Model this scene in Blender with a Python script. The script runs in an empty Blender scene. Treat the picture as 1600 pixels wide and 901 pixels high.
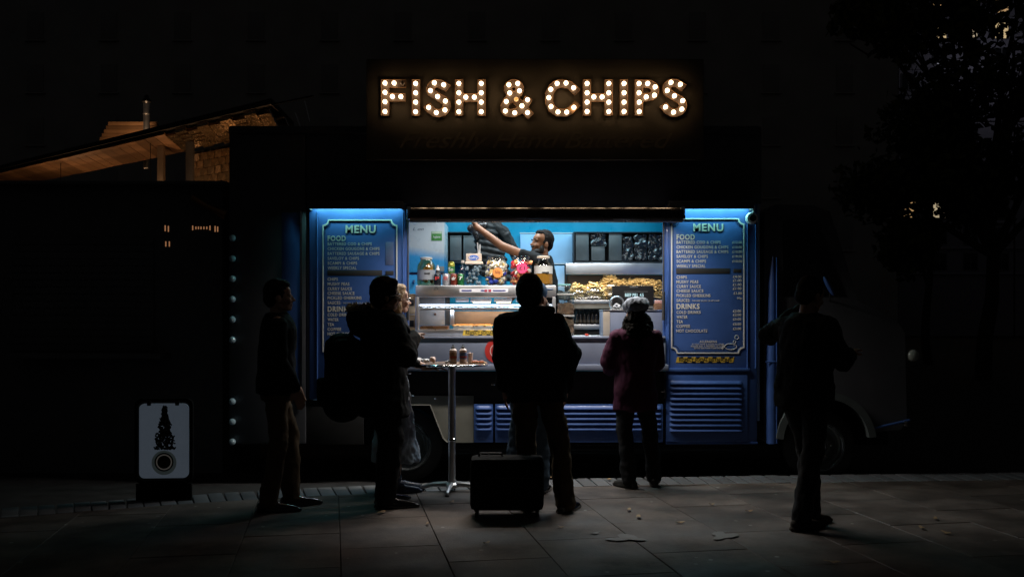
import bpy, bmesh, math, random
import numpy as np
from mathutils import Vector, Matrix, geometry, noise

R = math.radians
rnd = random.Random(11)
sc = bpy.context.scene
COL = sc.collection

# ------------------------------------------------------------------ camera, sky, exposure
CAMH, F, HY = 1.5, 1550.0, 490.0          # eye height, focal length and horizon row in the photograph's pixels
cd = bpy.data.cameras.new('camera'); cam = bpy.data.objects.new('camera', cd); COL.objects.link(cam)
cam.location = (0, 0, CAMH); cam.rotation_euler = (R(90), 0, 0)
cd.sensor_width = 36; cd.lens = 36 * F / 1600; cd.shift_y = (HY - 450.5) / 1600
cd.clip_start = 0.1; cd.clip_end = 1200
sc.camera = cam
world = bpy.data.worlds.new('World'); sc.world = world; world.use_nodes = True
bg = world.node_tree.nodes['Background']
bg.inputs['Color'].default_value = (1.0, 0.99, 0.985, 1); bg.inputs['Strength'].default_value = 0.0058   # city night sky glow
sc.view_settings.view_transform = 'Standard'; sc.view_settings.look = 'None'
sc.view_settings.exposure = 0; sc.view_settings.gamma = 1
cy = sc.cycles
cy.use_denoising = True; cy.denoiser = 'OPENIMAGEDENOISE'
cy.max_bounces = 6; cy.diffuse_bounces = 3; cy.glossy_bounces = 4; cy.transmission_bounces = 6
cy.transparent_max_bounces = 16; cy.sample_clamp_indirect = 4; cy.caustics_reflective = False; cy.caustics_refractive = False
cy.use_light_tree = True

POW_MENU, POW_AWN, POW_IN1, POW_IN2 = 3.2, 46.0, 32.0, 18.0

def P(px, py, Y): return Vector(((px - 800) / F * Y, Y, CAMH - (py - HY) / F * Y))
def X(px, Y): return (px - 800) / F * Y
def Z(py, Y): return CAMH - (py - HY) / F * Y
V0 = 9.2                                   # distance of the truck's serving side
def vx(px): return X(px, V0)
def vz(py): return Z(py, V0)

# ------------------------------------------------------------------ materials
MATS = {}
def mat(name, col, rough=.5, metal=0., var=.12, scale=9., bump=0., bscale=60., spec=.5, coat=0., emit=None, es=0., rv=.1, trans=0.):
    if name in MATS: return MATS[name]
    m = bpy.data.materials.new(name); m.use_nodes = True
    nt = m.node_tree; N, L = nt.nodes, nt.links
    b = N['Principled BSDF']
    b.inputs['Roughness'].default_value = rough; b.inputs['Metallic'].default_value = metal
    b.inputs['Specular IOR Level'].default_value = spec; b.inputs['Coat Weight'].default_value = coat
    b.inputs['Transmission Weight'].default_value = trans
    tc = N.new('ShaderNodeTexCoord')
    nz = N.new('ShaderNodeTexNoise'); nz.inputs['Scale'].default_value = scale; nz.inputs['Detail'].default_value = 6
    L.new(tc.outputs['Object'], nz.inputs['Vector'])
    mr = N.new('ShaderNodeMapRange'); mr.inputs[1].default_value = .3; mr.inputs[2].default_value = .7
    mr.inputs[3].default_value = 1 - var; mr.inputs[4].default_value = 1 + var
    L.new(nz.outputs[0], mr.inputs[0])
    hs = N.new('ShaderNodeHueSaturation'); hs.inputs['Color'].default_value = (*col, 1)
    L.new(mr.outputs[0], hs.inputs['Value']); L.new(hs.outputs[0], b.inputs['Base Color'])
    if rv:
        r2 = N.new('ShaderNodeMapRange'); r2.inputs[1].default_value = .3; r2.inputs[2].default_value = .7
        r2.inputs[3].default_value = max(.02, rough - rv); r2.inputs[4].default_value = min(1, rough + rv)
        L.new(nz.outputs[0], r2.inputs[0]); L.new(r2.outputs[0], b.inputs['Roughness'])
    if bump:
        n2 = N.new('ShaderNodeTexNoise'); n2.inputs['Scale'].default_value = bscale; n2.inputs['Detail'].default_value = 5
        L.new(tc.outputs['Object'], n2.inputs['Vector'])
        bp = N.new('ShaderNodeBump'); bp.inputs['Strength'].default_value = bump; bp.inputs['Distance'].default_value = .01
        L.new(n2.outputs[0], bp.inputs['Height']); L.new(bp.outputs[0], b.inputs['Normal'])
    if emit:
        b.inputs['Emission Color'].default_value = (*emit, 1); b.inputs['Emission Strength'].default_value = es
    MATS[name] = m
    return m

def vary(m, lo=.75, hi=1.2):
    """each object that wears the material gets its own shade of it"""
    nt = m.node_tree; N, L = nt.nodes, nt.links; b = N['Principled BSDF']; src = b.inputs['Base Color'].links[0].from_socket
    oi = N.new('ShaderNodeObjectInfo'); mo = N.new('ShaderNodeMapRange'); mo.inputs[3].default_value = lo; mo.inputs[4].default_value = hi; L.new(oi.outputs['Random'], mo.inputs[0])
    h = N.new('ShaderNodeHueSaturation'); L.new(src, h.inputs['Color']); L.new(mo.outputs[0], h.inputs['Value']); L.new(h.outputs[0], b.inputs['Base Color'])
    return m
def glass(name, tint=(.95, .97, .97), gl=.12, rough=.08, alpha=.9):
    """thin clear glass or film: mostly see-through with a fresnel sheen"""
    if name in MATS: return MATS[name]
    m = bpy.data.materials.new(name); m.use_nodes = True
    nt = m.node_tree; N, L = nt.nodes, nt.links
    for n in list(N):
        if n.type == 'BSDF_PRINCIPLED': N.remove(n)
    out = [n for n in N if n.type == 'OUTPUT_MATERIAL'][0]
    tr = N.new('ShaderNodeBsdfTransparent'); tr.inputs[0].default_value = (*tint, 1)
    gs = N.new('ShaderNodeBsdfGlossy'); gs.inputs['Roughness'].default_value = rough
    lw = N.new('ShaderNodeLayerWeight'); lw.inputs['Blend'].default_value = gl + .25
    mr = N.new('ShaderNodeMapRange'); mr.inputs[3].default_value = gl * .35; mr.inputs[4].default_value = .4
    L.new(lw.outputs['Fresnel'], mr.inputs[0])
    mx = N.new('ShaderNodeMixShader'); L.new(mr.outputs[0], mx.inputs[0]); L.new(tr.outputs[0], mx.inputs[1]); L.new(gs.outputs[0], mx.inputs[2])
    L.new(mx.outputs[0], out.inputs[0])
    MATS[name] = m
    return m

def glow(name, col, st):
    if name in MATS: return MATS[name]
    m = bpy.data.materials.new(name); m.use_nodes = True
    nt = m.node_tree; b = nt.nodes['Principled BSDF']
    b.inputs['Base Color'].default_value = (.6, .6, .6, 1); b.inputs['Roughness'].default_value = .3
    b.inputs['Emission Color'].default_value = (*col, 1); b.inputs['Emission Strength'].default_value = st
    MATS[name] = m
    return m

# ------------------------------------------------------------------ mesh helpers
class MB:
    def __init__(s): s.v = []; s.f = []
    def add(s, vs, fs):
        o = len(s.v); s.v += [tuple(v) for v in vs]; s.f += [tuple(i + o for i in f) for f in fs]; return s
    def box(s, x0, x1, y0, y1, z0, z1, bev=0., rot=None, piv=None):
        x0, x1 = min(x0, x1), max(x0, x1); y0, y1 = min(y0, y1), max(y0, y1); z0, z1 = min(z0, z1), max(z0, z1)
        if bev <= 0:
            vs = [(x, y, z) for x in (x0, x1) for y in (y0, y1) for z in (z0, z1)]
            fs = [(0, 1, 3, 2), (4, 6, 7, 5), (0, 4, 5, 1), (2, 3, 7, 6), (0, 2, 6, 4), (1, 5, 7, 3)]
        else:
            b = min(bev, (x1 - x0) * .45, (y1 - y0) * .45, (z1 - z0) * .45)
            bm = bmesh.new(); bmesh.ops.create_cube(bm, size=1)
            for v in bm.verts:
                v.co = Vector((x0 if v.co.x < 0 else x1, y0 if v.co.y < 0 else y1, z0 if v.co.z < 0 else z1))
            bmesh.ops.bevel(bm, geom=bm.edges[:] + bm.verts[:], offset=b, segments=2, profile=.6, affect='EDGES')
            bm.verts.index_update()
            vs = [v.co[:] for v in bm.verts]; fs = [[v.index for v in f.verts] for f in bm.faces]; bm.free()
        if rot is not None:
            pv = Vector(piv) if piv is not None else Vector(((x0 + x1) / 2, (y0 + y1) / 2, (z0 + z1) / 2))
            vs = [rot @ (Vector(v) - pv) + pv for v in vs]
        return s.add(vs, fs)
    def ring(s, rings, cap=True, closed=False):
        n = len(rings[0]); vs = [p for r in rings for p in r]; fs = []
        m = len(rings)
        for i in range(m if closed else m - 1):
            a, b = i * n, ((i + 1) % m) * n
            for j in range(n): fs.append((a + j, a + (j + 1) % n, b + (j + 1) % n, b + j))
        if cap and not closed: fs += [tuple(range(n))[::-1], tuple(range((m - 1) * n, m * n))]
        return s.add(vs, fs)
    def tube(s, pts, r, n=8, cap=True):
        pts = [Vector(p) for p in pts]; rs = r if isinstance(r, (list, tuple)) else [r] * len(pts)
        rings = []; up = None
        for i, p in enumerate(pts):
            t = (pts[min(i + 1, len(pts) - 1)] - pts[max(i - 1, 0)]).normalized()
            if up is None: up = t.orthogonal().normalized()
            up = (up - t * up.dot(t)); up = up.normalized() if up.length > 1e-6 else t.orthogonal().normalized()
            w = t.cross(up)
            rings.append([p + (up * math.cos(a) + w * math.sin(a)) * rs[i] for a in [2 * math.pi * k / n for k in range(n)]])
        return s.ring(rings, cap)
    def cone(s, p0, p1, r0, r1=None, n=16): return s.tube([p0, p1], [r0, r0 if r1 is None else r1], n)
    def cap(s, p0, p1, r0, r1, n=12):
        """rounded tapered limb"""
        p0, p1 = Vector(p0), Vector(p1); d = (p1 - p0); d = d.normalized() if d.length > 1e-6 else Vector((0, 0, 1))
        pts, rs = [], []
        for a in (-80, -50, -20): pts.append(p0 + d * r0 * math.sin(R(a))); rs.append(r0 * math.cos(R(a)))
        for a in (20, 50, 80): pts.append(p1 + d * r1 * math.sin(R(a))); rs.append(r1 * math.cos(R(a)))
        return s.tube(pts, rs, n)
    def chain(s, pts, rs, n=12):
        for i in range(len(pts) - 1): s.cap(pts[i], pts[i + 1], rs[i], rs[i + 1], n)
        return s
    def ell(s, c, r, rot=None, n=16, m=10):
        c = Vector(c); vs = []; fs = []
        for i in range(m + 1):
            t = math.pi * (i + .02 * (i == 0) - .02 * (i == m)) / m
            for j in range(n):
                a = 2 * math.pi * j / n
                p = Vector((r[0] * math.sin(t) * math.cos(a), r[1] * math.sin(t) * math.sin(a), r[2] * math.cos(t)))
                vs.append(c + (rot @ p if rot is not None else p))
        for i in range(m):
            for j in range(n): fs.append((i * n + j, (i + 1) * n + j, (i + 1) * n + (j + 1) % n, i * n + (j + 1) % n))
        fs += [tuple(range(n)), tuple(range(m * n, (m + 1) * n))[::-1]]
        return s.add(vs, fs)
    def lathe(s, prof, c=(0, 0, 0), n=24, axis='z', cap=True):
        c = Vector(c); rings = []
        for r, z in prof:
            rr = []
            for k in range(n):
                a = 2 * math.pi * k / n; x, y = max(r, 1e-4) * math.cos(a), max(r, 1e-4) * math.sin(a)
                rr.append(c + (Vector((x, y, z)) if axis == 'z' else Vector((x, -z, y)) if axis == 'y' else Vector((z, x, y))))
            rings.append(rr)
        return s.ring(rings, cap)
    def prism(s, polys, y0, y1, side=True, back=True):
        """polygon(s) in the XZ plane (even-odd holes) extruded from y0 (front) to y1"""
        polys = [[Vector((a, b, 0)) for a, b in p] for p in polys]
        tri = geometry.tessellate_polygon(polys); flat = [p for q in polys for p in q]; n = len(flat)
        vs = [(p.x, y0, p.y) for p in flat] + [(p.x, y1, p.y) for p in flat]
        fs = [t for t in tri]
        if back: fs += [tuple(i + n for i in t[::-1]) for t in tri]
        if side:
            o = 0
            for q in polys:
                k = len(q)
                for i in range(k): fs.append((o + i, o + (i + 1) % k, n + o + (i + 1) % k, n + o + i))
                o += k
        return s.add(vs, fs)
    def xf(s, M): s.v = [tuple(M @ Vector(v)) for v in s.v]; return s
    def mesh(s, name, m, smooth=35):
        me = bpy.data.meshes.new(name); me.from_pydata(s.v, [], s.f); me.update()
        bm = bmesh.new(); bm.from_mesh(me); bmesh.ops.recalc_face_normals(bm, faces=bm.faces); bm.to_mesh(me); bm.free()
        if m is not None: me.materials.append(m)
        if smooth:
            me.shade_smooth()
            me.set_sharp_from_angle(angle=R(smooth))
        return me
    def build(s, name, m, parent=None, smooth=35):
        me = s.mesh(name, m, smooth)
        return place(name, me, parent)

WL = {}
def wloc(o): return WL.get(o.name, Vector((0, 0, 0))) if o else Vector((0, 0, 0))
def place(name, me, parent=None):
    """link a mesh built in world coordinates; its origin goes to the middle of its base"""
    a = np.empty(len(me.vertices) * 3); me.vertices.foreach_get('co', a); a = a.reshape(-1, 3)
    lo, hi = a.min(0), a.max(0); c = Vector(((lo[0] + hi[0]) / 2, (lo[1] + hi[1]) / 2, lo[2]))
    a -= np.array(c); me.vertices.foreach_set('co', a.ravel()); me.update()
    o = bpy.data.objects.new(name, me); COL.objects.link(o)
    o.parent = parent; o.location = c - wloc(parent); WL[o.name] = c
    return o
def inst(name, me, loc, parent=None, rz=0., scale=None, rot=None):
    """a piece that shares its mesh (built round its own origin)"""
    o = bpy.data.objects.new(name, me); COL.objects.link(o)
    o.parent = parent; o.location = Vector(loc) - wloc(parent); WL[o.name] = Vector(loc)
    o.rotation_euler = rot if rot else (0, 0, rz)
    if scale: o.scale = scale
    return o
def tag(o, label=None, cat=None, group=None, kind=None):
    if label: o['label'] = label
    if cat: o['category'] = cat
    if group: o['group'] = group
    if kind: o['kind'] = kind
    return o
def thing(name, loc, label, cat, group=None):
    o = bpy.data.objects.new(name, None); COL.objects.link(o); o.location = loc; o.empty_display_size = .2
    WL[o.name] = Vector(loc); return tag(o, label, cat, group)
def bx(name, m, parent, x0, x1, y0, y1, z0, z1, bev=.004):
    return MB().box(x0, x1, y0, y1, z0, z1, bev).build(name, m, parent)
def pbox(name, m, parent, px0, px1, py0, py1, Y, d, bev=.004):
    """box whose front face fills a rectangle given in the photograph's pixels at distance Y"""
    return bx(name, m, parent, X(px0, Y), X(px1, Y), Y, Y + d, Z(py1, Y), Z(py0, Y), bev)

def text(name, s, m, parent, x0, x1, z0, z1, y, depth=.002, bold=.0, shear=0., space=1.):
    """words fitted into a rectangle of the plane at distance y, facing the street"""
    cu = bpy.data.curves.new('t', 'FONT'); cu.body = s; cu.size = 1; cu.offset = bold; cu.extrude = .01; cu.shear = shear; cu.resolution_u = 3; cu.space_character = space
    o = bpy.data.objects.new('t', cu); COL.objects.link(o)
    dg = bpy.context.evaluated_depsgraph_get()
    me = bpy.data.meshes.new_from_object(o.evaluated_get(dg)); bpy.data.objects.remove(o); bpy.data.curves.remove(cu)
    a = np.empty(len(me.vertices) * 3); me.vertices.foreach_get('co', a); a = a.reshape(-1, 3)
    lo, hi = a.min(0), a.max(0)
    u = (a[:, 0] - lo[0]) / (hi[0] - lo[0]); w = (a[:, 1] - lo[1]) / (hi[1] - lo[1]); t = (a[:, 2] > 0)
    b = np.stack([x0 + u * (x1 - x0), y - depth * t, z0 + w * (z1 - z0)], 1)
    me.vertices.foreach_set('co', b.ravel()); me.update(); me.name = name
    me.materials.clear(); me.materials.append(m)
    return place(name, me, parent)

def voxmesh(mb, voxel, smooth=4, wr=0., wscale=9., seed=0, dec=None):
    """one continuous surface from overlapping volumes"""
    me = bpy.data.meshes.new('v'); me.from_pydata(mb.v, [], mb.f); me.update()
    bm = bmesh.new(); bm.from_mesh(me); bmesh.ops.recalc_face_normals(bm, faces=bm.faces); bm.to_mesh(me); bm.free()
    o = bpy.data.objects.new('v', me); COL.objects.link(o)
    r = o.modifiers.new('r', 'REMESH'); r.mode = 'VOXEL'; r.voxel_size = voxel; r.use_smooth_shade = True
    if smooth:
        q = o.modifiers.new('s', 'SMOOTH'); q.factor = .5; q.iterations = smooth
    dg = bpy.context.evaluated_depsgraph_get()
    out = bpy.data.meshes.new_from_object(o.evaluated_get(dg)); bpy.data.objects.remove(o); bpy.data.meshes.remove(me)
    if wr:
        n = len(out.vertices); co = np.empty(n * 3); out.vertices.foreach_get('co', co); co = co.reshape(-1, 3)
        nm = np.empty(n * 3); out.vertices.foreach_get('normal', nm); nm = nm.reshape(-1, 3)
        d = np.array([noise.fractal(Vector((c[0] * wscale + seed, c[1] * wscale, c[2] * wscale * .8)), 1., 2., 3) for c in co])
        co += nm * (d * wr)[:, None]; out.vertices.foreach_set('co', co.ravel()); out.update()
    out.shade_smooth()
    return out

def area(name, parent, loc, sx, sy, power, col, rot=(0, 0, 0), spread=180):
    d = bpy.data.lights.new(name, 'AREA'); d.shape = 'RECTANGLE'; d.size = sx; d.size_y = sy; d.energy = power; d.color = col; d.spread = R(spread)
    o = bpy.data.objects.new(name, d); COL.objects.link(o); o.parent = parent; o.location = Vector(loc) - wloc(parent); o.rotation_euler = rot
    return o

# ------------------------------------------------------------------ materials used by the setting and the truck
def stone_mat(name, col, spots=True, sc_=1.):
    m = mat(name, col, .62, 0, .28, 2.2 * sc_, .25, 90, .4, rv=.16)
    nt = m.node_tree; N, L = nt.nodes, nt.links
    b = N['Principled BSDF']; hs = [n for n in N if n.type == 'HUE_SAT'][0]
    oi = N.new('ShaderNodeObjectInfo'); mo = N.new('ShaderNodeMapRange'); mo.inputs[3].default_value = .78; mo.inputs[4].default_value = 1.18
    L.new(oi.outputs['Random'], mo.inputs[0])
    h2 = N.new('ShaderNodeHueSaturation'); L.new(hs.outputs[0], h2.inputs['Color']); L.new(mo.outputs[0], h2.inputs['Value'])
    last = h2.outputs[0]
    if spots:                                    # trodden chewing gum and dark stains
        geo = N.new('ShaderNodeNewGeometry')
        vo = N.new('ShaderNodeTexVoronoi'); vo.inputs['Scale'].default_value = 4.5; L.new(geo.outputs['Position'], vo.inputs['Vector'])
        ra = N.new('ShaderNodeValToRGB'); ra.color_ramp.elements[0].position = .055; ra.color_ramp.elements[0].color = (.75, .75, .75, 1)
        ra.color_ramp.elements[1].position = .075; ra.color_ramp.elements[1].color = (0, 0, 0, 1)
        L.new(vo.outputs['Distance'], ra.inputs[0])
        mx = N.new('ShaderNodeMix'); mx.data_type = 'RGBA'; mx.inputs[7].default_value = (.42, .4, .37, 1)
        L.new(ra.outputs[0], mx.inputs[0]); L.new(last, mx.inputs[6]); last = mx.outputs[2]
        n3 = N.new('ShaderNodeTexNoise'); n3.inputs['Scale'].default_value = 1.3; n3.inputs['Detail'].default_value = 8; n3.inputs['Roughness'].default_value = .7
        L.new(geo.outputs['Position'], n3.inputs['Vector'])
        r3 = N.new('ShaderNodeMapRange'); r3.inputs[1].default_value = .38; r3.inputs[2].default_value = .6; r3.inputs[3].default_value = .4; r3.inputs[4].default_value = 1.2
        L.new(n3.outputs[0], r3.inputs[0])
        h3 = N.new('ShaderNodeHueSaturation'); L.new(last, h3.inputs['Color']); L.new(r3.outputs[0], h3.inputs['Value']); last = h3.outputs[0]
    L.new(last, b.inputs['Base Color'])
    return m
M_slab = stone_mat('paving stone', (.12, .098, .086))
M_sett = stone_mat('kerb granite', (.14, .15, .165), False)
M_joint = mat('paving mortar', (.085, .068, .056), .9, var=.3)
M_road = mat('asphalt', (.04, .04, .042), .85, var=.3, scale=6, bump=.4, bscale=140)
M_blue = mat('blue coach paint', (.046, .108, .33), .4, 0, .24, 2.3, .05, 14, .45, coat=.15)
M_dark = mat('dark navy coach paint', (.075, .078, .088), .5, 0, .1, 3, .03, 30, .35)
M_black = mat('black rubber and plastic', (.03, .03, .032), .6)
M_void = mat('black chassis', (.03, .03, .03), .9, spec=.1)
M_grey = mat('grey blue laminate', (.17, .2, .28), .5, 0, .1, 5, .06, 200)
M_wgrey = mat('grey cream paint', (.2, .2, .17), .5, 0, .16, 4)
M_steel = mat('brushed stainless steel', (.72, .73, .75), .36, 1, .06, 3, .02, 40)
M_chrome = mat('chrome', (.7, .72, .74), .12, 1, .05)
M_alu = mat('dark anodised aluminium', (.035, .035, .038), .3, .6, .1)
M_cream = mat('menu cream lettering', (.7, .68, .62), .6, var=.06)
M_creamline = mat('menu cream border', (.7, .7, .66), .5, var=.06)
M_shadow = mat('menu lettering shadow', (.008, .016, .05), .6)
M_white = mat('white enamel', (.7, .7, .7), .35, var=.05)
M_cyan = mat('cyan wall lining', (.006, .36, .56), .35, var=.06)
M_pale = mat('pale blue wall lining', (.4, .6, .82), .4, var=.06)
M_rubber = mat('tyre rubber', (.016, .016, .016), .7, var=.2, bump=.3)
M_yellow = mat('yellow tape', (.62, .42, .05), .5, var=.08)
M_tapeblack = mat('black tape print', (.012, .012, .012), .5)
M_red = mat('red sticker', (.5, .035, .03), .4)
M_glass = glass('clear glass')
M_film = glass('clear plastic', (.9, .92, .92), .25, .12)

# ------------------------------------------------------------------ ground
KX = [-14, -9, -5.5, -3.8, -2.56, -1.69, -.7, .33, 1.7, 3.92, 7, 12, 20]
KY = [2.2, 4.6, 6.4, 7.3, 7.87, 8.19, 8.43, 8.61, 8.77, 8.94, 9.1, 9.3, 9.5]
def ky(x):
    return float(np.mean(np.interp([x - .8, x - .4, x, x + .4, x + .8], KX, KY)))
gr = MB().add([(-500, -300, -.13), (500, -300, -.13), (500, 700, -.13), (-500, 700, -.13)], [(0, 1, 2, 3)]).build('ground', M_road); tag(gr, kind='structure')
rd = MB(); xs = np.linspace(-14, 20, 60)
rd.add([(x, ky(x) + .4, -.085) for x in xs] + [(x, 40, -.085) for x in xs], [(i, i + 1, 61 + i, 60 + i) for i in range(59)])
tag(rd.build('road', M_road), kind='structure')
pv = MB()
pv.add([(x, ky(x) + .1, -.014) for x in xs] + [(x, -8, -.014) for x in xs] + [(x, ky(x) + .1, -.14) for x in xs],
       [(i, i + 1, 61 + i, 60 + i) for i in range(59)] + [(i, i + 1, 121 + i, 120 + i) for i in range(59)])
PV = pv.build('pavement', M_joint); tag(PV, kind='structure')

ang = R(10.2); e1 = Vector((math.cos(ang), math.sin(ang))); e2 = Vector((-math.sin(ang), math.cos(ang)))
def clip(poly, p, n):
    out = []
    for i in range(len(poly)):
        a, b = poly[i], poly[(i + 1) % len(poly)]; da, db = (a - p).dot(n), (b - p).dot(n)
        if da <= 0: out.append(a)
        if da * db < 0: out.append(a + (b - a) * (da / (da - db)))
    return out
CW, RL = .64, .92
for i in range(-9, 10):
    u = .682 + i * CW; off = .46 * (i % 2) + .07 * math.sin(i * 3.1)
    for j in range(-1, 6):
        v = 4.13 + off + j * RL
        if i <= -7 or i >= 9 or j < 0 or j == 5: q = 1
        g = .002
        poly = [e1 * a + e2 * b for a, b in ((u + g, v + g), (u + CW - g, v + g), (u + CW - g, v + RL - g), (u + g, v + RL - g))]
        cx = sum(p.x for p in poly) / 4
        t = Vector((1, (ky(cx + .3) - ky(cx - .3)) / .6)).normalized(); n = Vector((-t.y, t.x))
        poly = clip(poly, Vector((cx, ky(cx) - .008)), n)
        if len(poly) < 3: continue
        ar = abs(sum(poly[k].x * poly[(k + 1) % len(poly)].y - poly[(k + 1) % len(poly)].x * poly[k].y for k in range(len(poly)))) / 2
        if ar < .02: continue
        c = sum(poly, Vector((0, 0))) / len(poly); h = rnd.uniform(-.002, .002)
        tx, ty = rnd.uniform(-.0025, .0025), rnd.uniform(-.0025, .0025); k = len(poly)
        top = [(p.x + (c.x - p.x) * .012, p.y + (c.y - p.y) * .012, h + tx * (p.x - c.x) + ty * (p.y - c.y)) for p in poly]
        mid = [(p.x, p.y, h - .004) for p in poly]; lo = [(p.x, p.y, -.05) for p in poly]
        mb = MB(); mb.ring([lo, mid, top]); mb.build('slab', M_slab, PV, 20)
s_me = MB().box(-.0575, .0575, 0, .4, -.1, .0, .008).mesh('kerb_sett', M_sett, 30)
x = -5.6
while x < 6.2:
    t = Vector((1, (ky(x + .1) - ky(x - .1)) / .2)).normalized()
    inst('kerb_sett', s_me, (x, ky(x) + .004, rnd.uniform(-.004, .003)), PV, math.atan2(t.y, t.x) + rnd.uniform(-.02, .02), (1, 1, 1))
    x += .125 * t.x

# ------------------------------------------------------------------ the food truck
TR = thing('food_truck', (vx(830), 10.2, -.085), 'long blue food truck with open serving hatch and two lit menu boards', 'food truck')
fas = lambda *a, **k: pbox(*a, **k)
# hull: rear section, roof, floor, ends and back
pbox('rear_body', M_dark, TR, 357, 478, 205, 694, V0, 2.05, .03)
bx('roof', M_dark, TR, vx(357), vx(1190), V0 - .02, V0 + 2.1, vz(205) - .03, vz(205) + .05, .03)
pbox('fascia', M_dark, TR, 478.5, 1190, 206.5, 318, V0 + .005, .06)
bx('back_wall', M_cyan, TR, vx(479), vx(1186), 11.2, 11.26, .54, 2.9)
bx('interior_floor', M_steel, TR, vx(479), vx(1186), V0 + .36, 11.19, .46, .54)
bx('interior_ceiling', M_white, TR, vx(479), vx(1186), V0 + .08, 11.19, 2.86, 2.9)
bx('bulkhead', M_pale, TR, vx(1186) , vx(1190), V0 + .07, 11.25, .5, 3.1, .002)
bx('inner_partition', M_pale, TR, vx(482), vx(486), V0 + .11, 11.19, .54, 2.85, .002)
bx('partition_skirt', M_void, TR, vx(479), vx(486), V0 + .05, 11.19, .3, .538, .002)
bx('wheel_arch_top', M_void, TR, vx(487), vx(1185), V0 + .105, V0 + .358, .64, .66, .002)
bx('chassis', M_void, TR, vx(480), vx(1420), V0 + .5, 11.1, .22, .44)
bx('wheel_housing', M_void, TR, vx(480), vx(1195), V0 + .3, 11.15, .44, .455)
bx('arch_liner', M_void, TR, vx(484), vx(1186), V0 + .34, V0 + .355, .3, .62)
pbox('hatch_lintel', M_dark, TR, 634, 1040.2, 318.5, 346, V0 + .012, .05)
pbox('rear_skirt', M_void, TR, 478.6, 568, 624.5, 694, V0 + .02, .02)
# blue side strip standing behind the corner, lit by the menu lamp
pbox('corner_post', M_blue, TR, 440, 469, 332, 622, V0 - .012, .01)
MB().tube([P(470.5, 328, V0 - .014), P(470.5, 640, V0 - .014)], .008, 8).build('corner_trim', M_chrome, TR)
# left menu column
def column(px0, px1, py0, py1):
    c = MB().box(vx(px0), vx(px1), V0, V0 + .1, vz(py1), vz(py0), .012)
    return c.build('menu_column', M_blue, TR)
LC = column(483, 633.5, 318, 624)
RC = column(1040.5, 1183.5, 318, 692)
for px in (495.5, 629.5): MB().tube([P(px, 331, V0 - .004), P(px, 622, V0 - .004)], .0075, 8).build('edge_bead', M_blue, LC)
for px in (1044.5, 1168, 1181): MB().tube([P(px, 331, V0 - .004), P(px, 575, V0 - .004)], .0075, 8).build('edge_bead', M_blue, RC)
pbox('horizontal_bead', M_blue, RC, 1042, 1172, 575, 580.5, V0 - .022, .022, .008)
# lamp hoods with LED strips
M_led = glow('cyan LED diffuser', (.25, .85, 1.), 1.2)
for a, b, c in ((486, 632, LC), (1042, 1172, RC)):
    y0 = V0 - .16
    hd = MB().box(vx(a), vx(b), y0, V0 - .002, vz(321), vz(317), .003).box(vx(a), vx(b), y0, y0 + .012, vz(329.0), vz(321), .003)
    hd.box(vx(a), vx(a) + .012, y0 + .0125, V0 - .002, vz(329), vz(321.3)).box(vx(b) - .012, vx(b), y0 + .0125, V0 - .002, vz(329), vz(321.3))
    H = hd.build('lamp_hood', M_dark, TR)
    n = 22
    ch = MB().box(-.009, .009, -.004, .004, -.004, .0).mesh('led_chip', M_led)
    for k in range(n):
        inst('led_chip', ch, (vx(a) + .04 + (vx(b) - vx(a) - .08) * k / (n - 1), V0 - .075, vz(321.4)), H)
    area('led_strip_light', H, ((vx(a) + vx(b)) / 2, V0 - .045, vz(322.2)), vx(b) - vx(a) - .04, .02, POW_MENU, (.35, 1., .95), (R(-12), 0, 0))

# menu boards: printed border and lettering
def notch(px0, px1, py0, py1, r):
    pts = []
    cs = [(px0, py0, 0), (px1, py0, 1), (px1, py1, 2), (px0, py1, 3)]
    for cx, cy_, q in cs:
        a0 = {0: 90, 1: 180, 2: 270, 3: 0}[q]
        arc = []
        for k in range(7):
            a = R(a0 - 90 * k / 6)
            arc.append((cx + r * math.cos(a), cy_ + r * math.sin(a)))
        pts += arc
    return pts
def board(name, par, px0, px1, py0, py1, dx, dy, lines, prices):
    Yb = V0 - .0015
    o = notch(px0, px1, py0, py1, 8.5); i = notch(px0 + 1.7, px1 - 1.7, py0 + 1.7, py1 - 1.7, 8.5)
    to = lambda L: [(vx(a), vz(b)) for a, b in L]
    B = MB().prism([to(o), to(i)], Yb - .006, Yb + .004).build(name, M_creamline, TR)
    o2 = notch(px0 + 3.2, px1 - 3.2, py0 + 3.2, py1 - 3.2, 9); i2 = notch(px0 + 3.8, px1 - 3.8, py0 + 3.8, py1 - 3.8, 9)
    MB().prism([to(o2), to(i2)], Yb - .001, Yb + .004).build('inner_border', M_shadow, B)
    for s, a, b, yc, h, bold in lines:
        nm = 'menu_heading' if h > 6 else 'menu_line'
        if h > 10:
            text('lettering_shadow', s, M_shadow, B, vx(a + 1.3), vx(b + 1.3), vz(yc + h / 2 + 1.2), vz(yc - h / 2 + 1.2), Yb - .0003, .0006, bold, 0., 1.12)
        text(nm, s, M_cream, B, vx(a), vx(b), vz(yc + h / 2), vz(yc - h / 2), Yb - .001, .0012, bold, 0., 1.12)
    for s, a, b, yc, h in prices:
        text('price', s, M_cream, B, vx(a), vx(b), vz(yc + h / 2), vz(yc - h / 2), Yb - .001, .0012, .022)
    return B
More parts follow.
